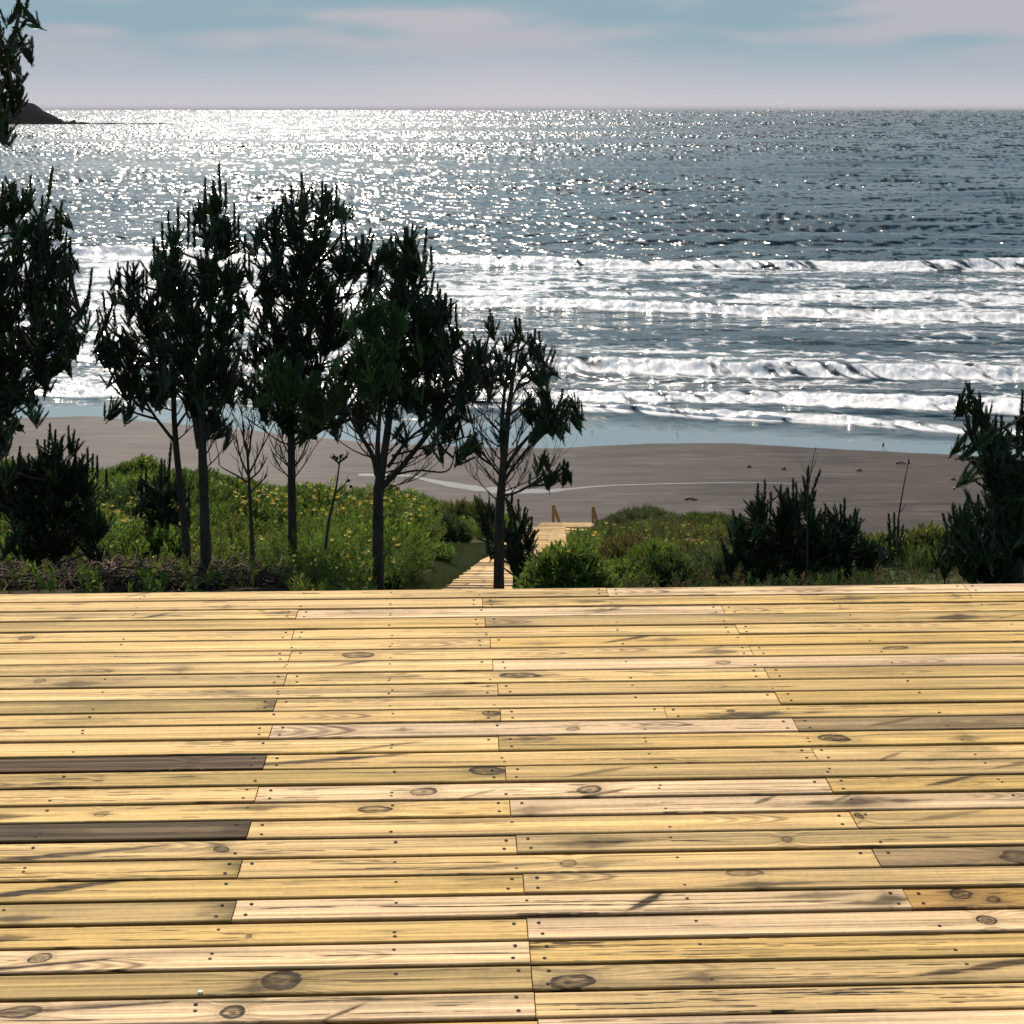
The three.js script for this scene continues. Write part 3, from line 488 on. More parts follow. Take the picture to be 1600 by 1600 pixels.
  for (const [x, y, len, dz = 0, lean = 0] of o.leaders ?? []) {
    const tip = rel(P([x, y, dz])), L = len * pxm * 1.2, dir = V(lean + (r() - 0.5) * 0.08, 1, (r() - 0.5) * 0.1).normalize();
    candles.push({ p: tip.clone().addScaledVector(dir, -L), q: aim(dir, r() * 6.28), s: V(Math.max(0.3, L * 0.9), L, Math.max(0.3, L * 0.9)), c: tone(0.8) });
  }
  if (shoots[0].length) { copies('crown', SHOOTS[0], needleMat, shoots[0], t, 'stuff'); copies('crown', SHOOTS[1], needleMat, shoots[1], t, 'stuff'); }
  if (candles.length) copies('young_shoots', CANDLE, needleMat, candles, t, 'stuff');
  const dead = [];
  for (const [x, y, dx, dy, len, depth = 2] of o.twigs ?? []) { const s = near(rel(P([x, y])), 0); for (let k = 0; k < 2; k++) twigs(dead, s.clone().add(V(0, k * 0.09, 0)), V(dx + k * (r() - 0.5) * 0.5, dy + k * 0.25, (r() - 0.5) * 1.2).normalize(), len * pxm * (1.25 - 0.3 * k), 0.0062, depth + 1 - k, r); }
  if (branches.length) part('branches', mergeGeometries(branches), twigMat, t).userData.kind = 'stuff';
  if (dead.length) part('dead_twigs', mergeGeometries(dead), twigMat, t).userData.kind = 'stuff';
  return t;
}
pine({ name: 'pine_tree', label: 'thin pine with a bent slender trunk, leftmost of the five bare trunks', D: 11.4, seed: 11, foot: [294], r0: 0.034, r1: 0.011, thin: true,
  trunk: [[292, 860], [279, 740], [273, 670], [270, 600], [262, 520], [250, 440]], limbs: [{ p: [[276, 695], [245, 655], [222, 625], [196, 620]], r: 0.014 }, { p: [[270, 600], [235, 560], [190, 530], [168, 500]], r: 0.014 }],
  clumps: [[163, 505, 17, 38], [178, 545, 22, 24], [208, 452, 26, 42], [232, 500, 40, 45], [205, 560, 32, 34], [255, 565, 30, 45], [262, 420, 22, 34], [245, 600, 28, 18], [184, 630, 14, 10], [205, 622, 8, 7], [222, 612, 8, 7], [195, 590, 16, 20]],
  leaders: [[200, 403, 46], [187, 430, 26], [224, 418, 34], [229, 420, 30], [160, 450, 46, 0, -0.1], [150, 480, 26, 0, -0.2], [248, 405, 40], [178, 480, 26]],
  twigs: [[272, 640, -0.9, 0.3, 70], [273, 660, 0.6, 0.7, 60], [270, 610, -0.7, 0.5, 70], [275, 690, 0.7, 0.5, 70], [268, 580, -0.6, 0.3, 80]] });
pine({ name: 'pine_tree', label: 'straight pine with the tallest candle shoot, second trunk from the left', D: 11, seed: 12, foot: [321], r0: 0.043, r1: 0.011,
  trunk: [[321, 850], [318, 760], [316, 680], [317, 600], [325, 520], [333, 440], [340, 340]], limbs: [{ p: [[312, 700], [304, 650], [300, 600], [292, 540]], r: 0.028 }, { p: [[318, 690], [345, 640], [362, 590]], r: 0.014 }],
  clumps: [[337, 330, 20, 42], [350, 370, 24, 34], [357, 430, 28, 50], [325, 420, 36, 50], [267, 385, 26, 44], [282, 440, 38, 44], [296, 500, 52, 48], [345, 505, 46, 50], [325, 570, 56, 42], [378, 480, 12, 50], [385, 420, 9, 34], [290, 560, 38, 34], [350, 600, 34, 26], [300, 610, 34, 20], [355, 665, 12, 16], [313, 335, 12, 30], [335, 640, 20, 14]],
  leaders: [[342, 248, 64], [321, 272, 56], [333, 278, 40], [353, 280, 40], [313, 312, 40], [263, 325, 44], [279, 316, 50], [253, 344, 44], [240, 368, 40], [295, 322, 52], [373, 332, 50], [366, 312, 44], [383, 362, 46], [389, 390, 40], [304, 340, 40], [246, 380, 40]],
  twigs: [[317, 640, 0.8, 0.5, 80], [317, 670, 0.7, 0.6, 90], [317, 700, 0.6, 0.7, 80], [305, 640, -0.7, 0.5, 60], [317, 720, 0.7, 0.5, 60], [300, 610, -0.7, 0.3, 60], [318, 615, 0.9, 0.2, 80]] });
pine({ name: 'pine_tree', label: 'broad full crowned pine in the middle, third trunk from the left', D: 11.6, seed: 13, foot: [457], r0: 0.038, r1: 0.012,
  trunk: [[457, 850], [456, 760], [455, 680], [457, 600], [463, 500], [470, 400], [472, 310]], limbs: [{ p: [[458, 560], [500, 490], [540, 420], [556, 390]], r: 0.02 }],
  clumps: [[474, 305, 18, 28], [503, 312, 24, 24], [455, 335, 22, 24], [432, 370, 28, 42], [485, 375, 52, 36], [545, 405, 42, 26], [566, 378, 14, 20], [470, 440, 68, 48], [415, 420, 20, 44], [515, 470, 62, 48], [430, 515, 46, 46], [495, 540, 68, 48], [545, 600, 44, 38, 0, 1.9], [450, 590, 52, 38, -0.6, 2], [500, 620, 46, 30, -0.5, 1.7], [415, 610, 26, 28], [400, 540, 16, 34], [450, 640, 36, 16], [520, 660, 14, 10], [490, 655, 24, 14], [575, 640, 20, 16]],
  leaders: [[472, 265, 44], [504, 280, 34], [525, 282, 48], [455, 286, 30], [446, 298, 34], [427, 322, 40], [416, 335, 34], [580, 352, 40, 0, 0.2], [585, 362, 34, 0, 0.25], [556, 366, 34], [566, 362, 32], [533, 342, 40], [540, 350, 34], [487, 285, 34], [408, 350, 30], [517, 300, 40], [400, 372, 30]],
  twigs: [[456, 660, -0.8, 0.5, 90], [456, 680, 0.8, 0.4, 100], [456, 720, -0.8, 0.6, 70], [456, 730, 0.7, 0.7, 70], [456, 690, -0.9, 0.4, 80], [456, 660, 0.9, 0.3, 80], [456, 640, -0.9, 0.2, 80], [456, 745, -0.7, 0.4, 50], [456, 750, 0.6, 0.6, 50]] });
pine({ name: 'pine_tree', label: 'stout pine whose trunk forks low into several bare limbs', D: 11, seed: 14, foot: [591], r0: 0.046, r1: 0.013,
  trunk: [[591, 850], [591, 800], [592, 760], [598, 725], [607, 660], [614, 600], [622, 530], [632, 440], [638, 380]],
  limbs: [{ p: [[591, 748], [590, 700], [594, 640], [602, 580]], r: 0.024 }, { p: [[596, 762], [622, 735], [655, 695], [690, 650], [735, 600], [755, 560]], r: 0.026 }, { p: [[589, 742], [582, 712], [560, 675], [540, 640]], r: 0.022 }, { p: [[606, 730], [640, 685], [690, 650]], r: 0.016 }, { p: [[604, 745], [650, 735], [700, 735], [712, 700]], r: 0.01 }, { p: [[612, 712], [660, 700], [700, 690], [740, 680]], r: 0.01 }],
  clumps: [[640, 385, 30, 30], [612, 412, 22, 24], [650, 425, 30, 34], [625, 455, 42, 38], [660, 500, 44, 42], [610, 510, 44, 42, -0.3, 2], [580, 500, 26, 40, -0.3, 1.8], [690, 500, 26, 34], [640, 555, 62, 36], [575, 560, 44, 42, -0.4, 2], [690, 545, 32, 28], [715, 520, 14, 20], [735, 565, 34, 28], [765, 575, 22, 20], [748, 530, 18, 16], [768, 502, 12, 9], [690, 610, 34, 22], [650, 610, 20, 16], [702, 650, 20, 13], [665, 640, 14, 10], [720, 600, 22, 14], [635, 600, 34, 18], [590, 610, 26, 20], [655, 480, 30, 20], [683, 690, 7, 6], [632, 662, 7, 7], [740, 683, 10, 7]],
  leaders: [[668, 347, 50, 0, 0.1], [644, 345, 46], [633, 350, 44], [611, 362, 40], [618, 370, 36], [674, 380, 36], [680, 420, 34, 0, 0.2], [684, 440, 30], [590, 395, 40], [697, 455, 36], [688, 448, 34], [713, 470, 40], [704, 462, 34], [602, 378, 40], [764, 492, 18], [580, 440, 40]],
  twigs: [[600, 720, 0.9, 0.2, 150, 3], [595, 740, 0.9, 0.3, 140, 3], [606, 660, 0.5, 0.8, 90], [606, 670, -0.4, 0.9, 90], [585, 715, -0.9, 0.2, 70], [585, 720, -0.6, 0.6, 70], [612, 630, 0.6, 0.6, 80], [640, 705, 0.9, 0.1, 120, 3], [660, 690, 0.7, 0.6, 80], [594, 660, -0.4, 0.8, 70], [594, 752, 0.8, -0.1, 100], [565, 680, -0.8, 0.5, 50], [602, 600, -0.6, 0.6, 60], [690, 650, 0.6, 0.7, 70], [592, 770, 0.9, 0.3, 60]] });
pine({ name: 'pine_tree', label: 'sparse pine with scattered tufts beside the boardwalk, rightmost bare trunk', D: 10.6, seed: 15, foot: [779], r0: 0.043, r1: 0.006, dens: 0.5, shoot: 0.15,
  trunk: [[780, 860], [782, 790], [786, 730], [790, 690], [796, 630], [804, 575], [812, 530]],
  limbs: [{ p: [[784, 745], [800, 715], [828, 680], [858, 655]], r: 0.018 }, { p: [[783, 760], [805, 725], [835, 690], [868, 660]], r: 0.014 }, { p: [[786, 720], [784, 670], [790, 600], [798, 560]], r: 0.02 }, { p: [[782, 775], [805, 770], [835, 755], [866, 740]], r: 0.011 }, { p: [[783, 745], [760, 715], [738, 690]], r: 0.01 }, { p: [[797, 630], [815, 590], [842, 568]], r: 0.008 }, { p: [[790, 690], [770, 662], [730, 628]], r: 0.008 }],
  clumps: [[808, 512, 14, 12], [830, 525, 18, 9], [800, 532, 13, 11], [838, 540, 12, 7], [818, 552, 12, 9], [852, 565, 18, 12], [828, 572, 16, 10], [846, 580, 14, 9], [790, 560, 12, 16], [780, 580, 14, 14], [850, 612, 26, 13], [862, 628, 26, 15], [845, 650, 26, 14], [870, 648, 20, 14], [822, 635, 12, 10], [868, 735, 14, 9], [848, 742, 12, 8], [850, 715, 6, 8], [882, 728, 6, 7], [738, 685, 6, 6], [735, 700, 3, 5], [770, 545, 10, 12], [785, 650, 6, 8]],
  leaders: [[812, 495, 22], [806, 494, 18], [836, 512, 18], [868, 545, 20, 0, 0.3], [855, 600, 16], [880, 605, 18, 0, 0.2], [890, 640, 16, 0, 0.3], [843, 516, 14], [848, 708, 16], [887, 720, 14]],
  twigs: [[788, 700, -0.9, 0.3, 60, 3], [785, 740, -0.8, 0.5, 70, 3], [784, 760, -0.8, 0.3, 60, 3], [786, 730, 0.8, 0.3, 90, 3], [784, 770, 0.9, 0.2, 80, 3], [796, 640, 0.7, 0.6, 60], [796, 650, -0.7, 0.6, 60], [800, 600, 0.8, 0.3, 50], [784, 780, 0.8, 0.5, 50, 3], [800, 715, 0.6, 0.6, 60], [792, 670, 0.8, 0.3, 70, 3], [785, 785, -0.7, 0.3, 40]] });
pine({ name: 'pine_tree', label: 'large dense pine cut off by the left edge, crown down to the young pine', D: 10.5, seed: 16, foot: [-70], r0: 0.1, r1: 0.02, dens: 1.0,
  trunk: [[-68, 850], [-64, 700], [-50, 560], [-30, 420], [-10, 320]], limbs: [{ p: [[-55, 600], [10, 560], [80, 520], [125, 490]], r: 0.02 }],
  clumps: [[15, 330, 52, 44], [60, 355, 32, 44], [-30, 360, 40, 60], [-40, 470, 70, 70], [25, 430, 72, 60], [82, 425, 28, 50], [30, 510, 80, 48], [98, 490, 26, 40], [0, 580, 60, 46], [70, 560, 44, 26], [-40, 620, 60, 50], [10, 625, 26, 36], [46, 632, 14, 9], [-5, 670, 22, 18], [130, 478, 9, 28], [112, 530, 20, 22], [100, 400, 14, 34]],
  leaders: [[84, 253, 70, 0, 0.15], [48, 268, 50], [25, 283, 44], [5, 280, 44], [36, 290, 40], [97, 310, 46, 0, 0.1], [88, 322, 40], [145, 412, 60, 0, 0.15], [110, 366, 40], [66, 300, 50], [140, 450, 40, 0, 0.25], [62, 622, 26, 0, 0.8], [122, 405, 36, 0, 0.3]] });
pine({ name: 'pine_tree', label: 'tall pine of which only branch tips show at the upper left corner', D: 8, seed: 17, foot: [-230], r0: 0.12, r1: 0.03, shoot: 0.15,
  trunk: [[-228, 800], [-220, 500], [-200, 200], [-190, -120]], limbs: [{ p: [[-205, 260], [-120, 180], [-40, 110], [15, 70], [30, 20]], r: 0.02 }, { p: [[-210, 330], [-100, 230], [-20, 165], [20, 140]], r: 0.016 }],
  clumps: [[32, 8, 9, 13], [22, 55, 11, 12], [10, 78, 16, 16], [-12, 70, 26, 30], [30, 62, 7, 9], [8, 118, 12, 6], [14, 140, 14, 9], [26, 132, 9, 8], [0, 165, 16, 13], [-30, 150, 30, 30], [12, 175, 7, 7], [-4, 200, 8, 5]],
  leaders: [[26, -8, 24, 0, -0.2], [44, -4, 26, 0, 0.2], [43, 30, 20, 0, 0.7], [43, 52, 22, 0, 0.7], [45, 111, 26, 0, 0.6], [20, 40, 18, 0, -0.3], [28, 116, 16], [38, 134, 14, 0, 0.5], [10, 196, 14, 0, 0.6]] });
pine({ name: 'pine_tree', label: 'dark pine with a leaning topmost sprig at the right edge', D: 10, seed: 18, foot: [1585], r0: 0.07, r1: 0.01, shoot: 0.2,
  trunk: [[1584, 880], [1580, 800], [1572, 740], [1560, 690], [1538, 655], [1522, 620]],
  clumps: [[1518, 619, 15, 6], [1505, 634, 6, 14], [1528, 640, 16, 9], [1534, 672, 16, 14], [1512, 676, 10, 12], [1560, 668, 18, 22], [1562, 700, 30, 26], [1580, 740, 36, 36], [1550, 750, 22, 34], [1570, 790, 44, 34], [1505, 800, 26, 20], [1492, 815, 18, 18], [1530, 830, 40, 28], [1590, 830, 46, 46], [1560, 875, 56, 40], [1505, 850, 24, 26], [1615, 690, 26, 50], [1640, 780, 50, 60], [1606, 640, 10, 20]],
  leaders: [[1514, 594, 36], [1498, 612, 30, 0, -0.2], [1538, 626, 22, 0, 0.4], [1565, 645, 36], [1556, 650, 30], [1598, 605, 40], [1600, 640, 40], [1590, 660, 40], [1545, 668, 26], [1529, 770, 26], [1490, 785, 24], [1472, 800, 20, 0, -0.3]] });
pine({ name: 'young_pine', label: 'bushy young pine with upright candles at the left below the big pine', category: 'young pine', D: 12.2, seed: 19, foot: [88], r0: 0.04, r1: 0.01, thin: true, dens: 1.1,
  trunk: [[88, 860], [87, 800], [86, 740], [85, 690]],
  clumps: [[84, 695, 18, 20], [110, 690, 14, 12], [62, 715, 26, 18], [95, 730, 44, 26], [130, 725, 16, 20], [30, 740, 34, 26], [80, 770, 62, 36], [135, 775, 26, 40], [30, 790, 36, 36], [95, 820, 56, 36], [140, 830, 24, 28], [60, 845, 40, 26], [0, 760, 26, 40]],
  leaders: [[78, 658, 36], [86, 668, 34], [107, 661, 38], [57, 684, 26, 0, -0.2], [115, 674, 30], [124, 682, 30, 0, 0.25], [96, 680, 30], [31, 694, 32], [137, 695, 36], [152, 708, 34], [145, 706, 28], [45, 706, 26], [70, 684, 30], [10, 705, 30], [20, 710, 26], [166, 730, 26]] });
pine({ name: 'young_pine', label: 'small dark young pine behind the thin bent trunk', category: 'young pine', D: 15, seed: 20, foot: [252], r0: 0.03, r1: 0.008, thin: true,
  trunk: [[252, 860], [251, 800], [250, 750]], clumps: [[250, 765, 30, 24], [228, 775, 16, 26], [282, 785, 20, 30], [250, 805, 38, 30], [235, 835, 28, 20], [275, 835, 24, 22]],
  leaders: [[220, 738, 32], [228, 728, 34], [252, 712, 40], [257, 715, 34], [240, 740, 30], [268, 684, 60, 0, 0.12], [287, 750, 30], [295, 760, 28], [275, 745, 28]] });
pine({ name: 'young_pine', label: 'low young pine growing behind the sparse pine by the boardwalk', category: 'young pine', D: 12, seed: 22, foot: [806], r0: 0.03, r1: 0.008, thin: true,
  trunk: [[806, 890], [806, 850], [803, 800]], clumps: [[800, 790, 15, 14], [816, 812, 18, 16], [800, 830, 26, 22], [828, 842, 15, 22], [822, 870, 16, 18], [810, 858, 24, 14], [800, 885, 16, 13], [815, 880, 10, 8]],
  leaders: [[800, 768, 24], [810, 778, 22], [822, 790, 24, 0, 0.2], [832, 805, 24, 0, 0.15], [790, 775, 22, 0, -0.2], [836, 826, 22, 0, 0.2]] });
pine({ name: 'young_pine', label: 'small fan shaped young pine left of the sparse pine near the lawn', category: 'young pine', D: 26, seed: 23, foot: [762], r0: 0.04, r1: 0.01, thin: true, shoot: 0.36,
  trunk: [[762, 830], [763, 800], [764, 780]], clumps: [[760, 800, 14, 16], [748, 792, 10, 14], [776, 795, 12, 16], [764, 818, 18, 12]],
  leaders: [[740, 770, 26, 0, -0.25], [750, 768, 24], [764, 765, 24], [745, 784, 22, 0, -0.3], [778, 775, 22]] });
pine({ name: 'young_pine', label: 'wide dark young pine thicket right of centre before the beach', category: 'young pine', D: 12, seed: 24, foot: [1250], r0: 0.04, r1: 0.012, thin: true, dens: 1.5,
  trunk: [[1250, 890], [1250, 840], [1245, 790]], limbs: [{ p: [[1250, 870], [1200, 830], [1186, 790]], r: 0.02 }, { p: [[1250, 870], [1300, 840], [1325, 810]], r: 0.02 }],
  clumps: [[1190, 795, 20, 22], [1235, 790, 26, 24], [1160, 830, 24, 26], [1210, 830, 44, 32], [1268, 810, 26, 26], [1290, 835, 46, 30], [1325, 830, 24, 26], [1180, 870, 46, 36], [1240, 875, 54, 38], [1310, 875, 50, 34], [1350, 868, 26, 32], [1140, 865, 22, 28]],
  leaders: [[1184, 752, 36], [1195, 745, 44], [1205, 765, 34], [1172, 780, 36, 0, -0.2], [1220, 752, 50], [1239, 742, 54], [1244, 748, 50], [1263, 722, 70, 0, 0.05], [1284, 728, 56, 0, 0.35], [1253, 738, 50, 0, -0.2], [1276, 762, 40, 0, 0.3], [1320, 774, 44], [1313, 784, 36], [1338, 790, 38, 0, 0.1], [1225, 766, 36], [1155, 798, 34, 0, -0.2], [1290, 786, 34], [1346, 806, 30, 0, 0.2], [1138, 815, 30, 0, -0.2]] });
pine({ name: 'young_pine', label: 'slim young pine between the wide thicket and the right edge pine', category: 'young pine', D: 13, seed: 25, foot: [1398], r0: 0.02, r1: 0.006, thin: true,
  trunk: [[1398, 890], [1398, 860], [1396, 830]], clumps: [[1396, 832, 13, 16], [1408, 845, 12, 16], [1392, 862, 18, 14]], leaders: [[1388, 800, 26, 0, -0.1], [1397, 798, 28], [1386, 815, 20, 0, -0.3], [1412, 818, 24, 0, 0.2], [1404, 808, 22]] });

// bare saplings and dried stalks
function stalk(name, label, category, D, foot, pts, r, tw, seed) {
  const base = at(foot[0], 900, D); base.y = groundY(base.x, base.z) - 0.03; const t = thing(name, base, label, category), rel = (e) => at(e[0], e[1], D).sub(base), rnd = rng(seed);
  const line = [V(0, 0, 0), ...pts.map(rel)]; part('stem', tube(line, r, r * 0.3, line.length * 5, 6, 0.1, seed), twigMat, t);
  const list = []; for (const [x, y, dx, dy, len, d = 1] of tw) twigs(list, rel([x, y]), V(dx, dy, (rnd() - 0.5) * 0.8).normalize(), len * D / F, r * 0.45, d, rnd);
  if (list.length) part('twigs', mergeGeometries(list), twigMat, t); return [t, rel];
}
stalk('bare_sapling', 'leafless grey sapling with a fan of fine twigs between two pine trunks', 'sapling', 11.3, [396], [[394, 850], [390, 770], [387, 720], [384, 690]], 0.02,
  [[389, 745, -0.7, 0.8, 70, 2], [389, 740, 0.6, 0.8, 80, 2], [388, 725, -0.3, 1, 70, 2], [387, 715, 0.4, 1, 60, 2], [386, 705, -0.2, 1, 60, 2], [390, 755, -0.9, 0.4, 60, 2], [389, 750, 0.9, 0.6, 50, 2], [391, 770, 0.7, 0.8, 40, 1]], 31);
{
  const [t, rel] = stalk('dried_flower_stalk', 'dead brown flower stalk with a flat seed head among yellow flowers', 'dried plant', 11.2, [514], [[508, 890], [513, 820], [524, 770], [531, 720]], 0.017, [[531, 722, 0.7, 0.5, 16, 1], [531, 724, -0.7, 0.5, 18, 1], [531, 720, 0.2, 1, 12, 1], [524, 770, 0.8, 0.5, 30, 1], [530, 726, -0.4, 0.7, 14, 1]], 32);
  const heads = [[522, 714], [527, 716], [532, 713], [537, 717], [541, 714], [545, 751], [548, 760]].map((e) => { const g = new THREE.IcosahedronGeometry(0.014, 0), p = rel(e); g.translate(p.x, p.y, p.z); return g; }); part('seed_head', mergeGeometries(heads), twigMat, t);
}
{
  const [t, rel] = stalk('tall_dry_stem', 'thin dry stem standing tall against the right beach', 'dried plant', 12.4, [1402], [[1403, 820], [1412, 760], [1420, 720]], 0.011, [[1406, 800, 0.8, 0.6, 20, 0]], 33);
  const p = rel([1420, 720]), g = new THREE.ConeGeometry(0.012, 0.05, 6); g.translate(p.x, p.y, p.z); part('seed_head', g, twigMat, t);
}
stalk('tall_dry_stem', 'fine dry stem rising from the wide young pine thicket', 'dried plant', 11.6, [1262], [[1262, 780], [1268, 730], [1275, 698]], 0.008, [[1265, 750, -0.6, 0.8, 30, 0], [1266, 740, 0.7, 0.7, 34, 0]], 34);
// ---------------------------------------------------------------- boardwalk and beach stairs
const freshWood = ATLAS[1].mat;
{
  const Da = 12.6, Db = 52, leftX = (D) => mix(-0.609, 0.723, (D - 14) / 38), width = 1.8, narrow = 1.15;
  const yAt = (D) => EYE + mix((CY - 917) / F * 14, (CY - 817) / F * 52, (D - 14) / 38);
  const walk = thing('boardwalk', V(leftX(40) + width / 2, yAt(40), -40), 'long narrow plank boardwalk leading down past the lawn to the beach', 'boardwalk'), o = walk.position;
  const dirA = V(leftX(Db) - leftX(Da), yAt(Db) - yAt(Da), -(Db - Da)), run = dirA.length(); dirA.normalize();
  const q = new THREE.Quaternion().setFromRotationMatrix(new THREE.Matrix4().makeBasis(V(1, 0, 0), V(1, 0, 0).cross(dirA).multiplyScalar(1).normalize(), dirA.clone().negate()));
  const r = rng(61), kinds = [];
  for (let k = 0; k < 6; k++) { const g = new THREE.BoxGeometry(1, 0.03, 0.15), uv = g.attributes.uv, v0 = (k * 2 + 0.5) / 14; for (let i = 0; i < uv.count; i++) uv.setXY(i, uv.getX(i) * 0.5 + k * 0.07, v0 + (uv.getY(i) - 0.5) * 0.05); kinds.push(g); }
  const n = Math.floor(run / 0.162);
  for (let i = 0; i < n; i++) {
    const f = (i + 0.5) / n, D = mix(Da, Db, f), p = part('plank', kinds[Math.floor(r() * 6)], freshWood, walk);
    const w = D > 43.5 ? width : narrow, step = D > 43.5 ? 0.3 : 0; p.scale.x = w; p.position.set(leftX(D) + step + w / 2 + (r() - 0.5) * 0.03, yAt(D) + (r() - 0.5) * 0.006, -D).sub(o); p.quaternion.copy(q);
  }
  for (const s of [0.08, narrow - 0.08]) { const p = part('stringer', new THREE.BoxGeometry(0.06, 0.16, run), darkWood, walk); p.position.set(leftX((Da + Db) / 2) + s, yAt((Da + Db) / 2) - 0.1, -(Da + Db) / 2).sub(o); p.quaternion.copy(q); }
  for (let D = Da + 1; D <= Db; D += 3.7) for (const s of [0.1, (D > 43.5 ? width : narrow) - 0.1]) { const x = leftX(D) + s + (D > 43.5 ? 0.3 : 0), g = groundY(x, -D) - 0.3, y = yAt(D) - 0.19; if (y - g < 0.05) continue; const p = part('support_post', new THREE.BoxGeometry(0.09, y - g, 0.09), darkWood, walk); p.position.set(x, (y + g) / 2, -D).sub(o); }
  // the stairs down to the sand, with a post and a sloping rail on each side
  const top = V(leftX(Db) + 0.3, yAt(Db), -Db), stairs = thing('beach_stairs', top, 'wooden stairs with two brown posts and sloping handrails at the boardwalk end', 'stairs');
  const rail = new THREE.MeshStandardMaterial({ color: rgb(0.24, 0.15, 0.06), roughness: 0.8 });
  const bottom = sandY(2, Db + 5.4) - top.y, steps = 14;
  for (let i = 1; i < steps; i++) { const p = part('tread', kinds[i % 6], freshWood, stairs); p.position.set(width / 2, bottom * i / steps, -0.1 - i * 0.3); p.scale.set(width, 1, 1.8); }
  stairs.rotation.y = -0.16;
  for (const s of [0.42, width + 0.03]) {
    const post = part('post', new THREE.BoxGeometry(0.085, 0.78, 0.085), rail, stairs); post.position.set(s, 0.25, -0.12);
    const a = V(s, 0.6, -0.14), b = V(s, 0.6 + bottom * 0.95, -steps * 0.3), h = part('handrail', new THREE.BoxGeometry(0.07, 0.12, a.distanceTo(b)), rail, stairs);
    h.position.copy(a).add(b).multiplyScalar(0.5); h.quaternion.setFromUnitVectors(V(0, 0, -1), b.clone().sub(a).normalize());
    const low = part('post', new THREE.BoxGeometry(0.1, 1.5, 0.1), rail, stairs); low.position.set(b.x, b.y - 0.72, b.z);
    const st = part('stringer', new THREE.BoxGeometry(0.06, 0.22, a.distanceTo(b)), darkWood, stairs); st.position.copy(h.position); st.position.x = s; st.position.y -= 0.75; st.quaternion.copy(h.quaternion);
  }
}
// ---------------------------------------------------------------- leafy plants
function sprigGeo(seed, n, L, w, lean) {                 // a stem with leaves, about one metre tall
  const r = rng(seed), pos = [], idx = [];
  const tri = (a, b, c) => { const k = pos.length / 3; pos.push(a.x, a.y, a.z, b.x, b.y, b.z, c.x, c.y, c.z); idx.push(k, k + 1, k + 2); };
  tri(V(-0.012, 0, 0), V(0.012, 0, 0), V(0, 0.95, 0)); tri(V(0, 0, -0.012), V(0, 0, 0.012), V(0, 0.95, 0));
  for (let i = 0; i < n; i++) {
    const t = 0.12 + 0.88 * Math.sqrt((i + r()) / n), a = i * 2.399 + r(), e = lean * (0.5 + 0.8 * r()) * (1.15 - 0.55 * t), len = L * (0.7 + 0.6 * r()), base = V(0, t * 0.92, 0);
    const dir = V(Math.cos(a) * Math.sin(e), Math.cos(e), Math.sin(a) * Math.sin(e)), side = V(-Math.sin(a), 0, Math.cos(a)).multiplyScalar(w * (0.8 + 0.4 * r())), fold = dir.clone().cross(side).normalize().multiplyScalar(w * 0.35);
    const mid = base.clone().addScaledVector(dir, len * 0.55).add(V(0, 0.02, 0)), tip = base.clone().addScaledVector(dir, len).add(V(0, -0.06 * len, 0)), l = mid.clone().add(side).add(fold), q = mid.clone().sub(side).add(fold);
    tri(base, mid, l); tri(base, q, mid); tri(l, mid, tip); tri(mid, q, tip);
  }
  return geo(pos, idx);
}
function bloomGeo() { const pos = [], idx = []; for (let i = 0; i < 6; i++) { const a = i * 1.047, b = a + 0.95, k = pos.length / 3; pos.push(0, 0, 0, Math.cos(a), 0.75, Math.sin(a), Math.cos(b), 0.6, Math.sin(b)); idx.push(k, k + 1, k + 2); } return geo(pos, idx); }
function bladesGeo(seed, n) {                            // a tuft of grass blades
  const r = rng(seed), pos = [], idx = [];
  for (let i = 0; i < n; i++) {
    const a = r() * 6.28, R = 0.12 * r(), h = 0.55 + 0.45 * r(), bend = 0.15 + 0.5 * r(), w = 0.012 + 0.01 * r(), c = Math.cos(a), s = Math.sin(a), k = pos.length / 3;
    const p = (f, g) => { const d = R + bend * f * f; pos.push(c * d - s * w * g, h * (f - 0.25 * bend * f * f), s * d + c * w * g); };
    p(0, -1); p(0, 1); p(0.55, -0.8); p(0.55, 0.8); p(1, 0); idx.push(k, k + 1, k + 2, k + 1, k + 3, k + 2, k + 2, k + 3, k + 4);
  }
  return geo(pos, idx);
}
const SPRIGS = [sprigGeo(1, 16, 0.34, 0.05, 1.1), sprigGeo(2, 20, 0.26, 0.036, 1.2), sprigGeo(3, 14, 0.46, 0.03, 0.8)], BLOOM = bloomGeo(), BLADES = bladesGeo(4, 14);
const leafTones = { lush: [0.13, 0.2, 0.026], dark: [0.05, 0.085, 0.02], olive: [0.15, 0.165, 0.03], brown: [0.12, 0.08, 0.035], grey: [0.09, 0.11, 0.05] };
const yellow = [0.85, 0.6, 0.03], pale = [0.72, 0.6, 0.16], orange = [0.6, 0.25, 0.03];
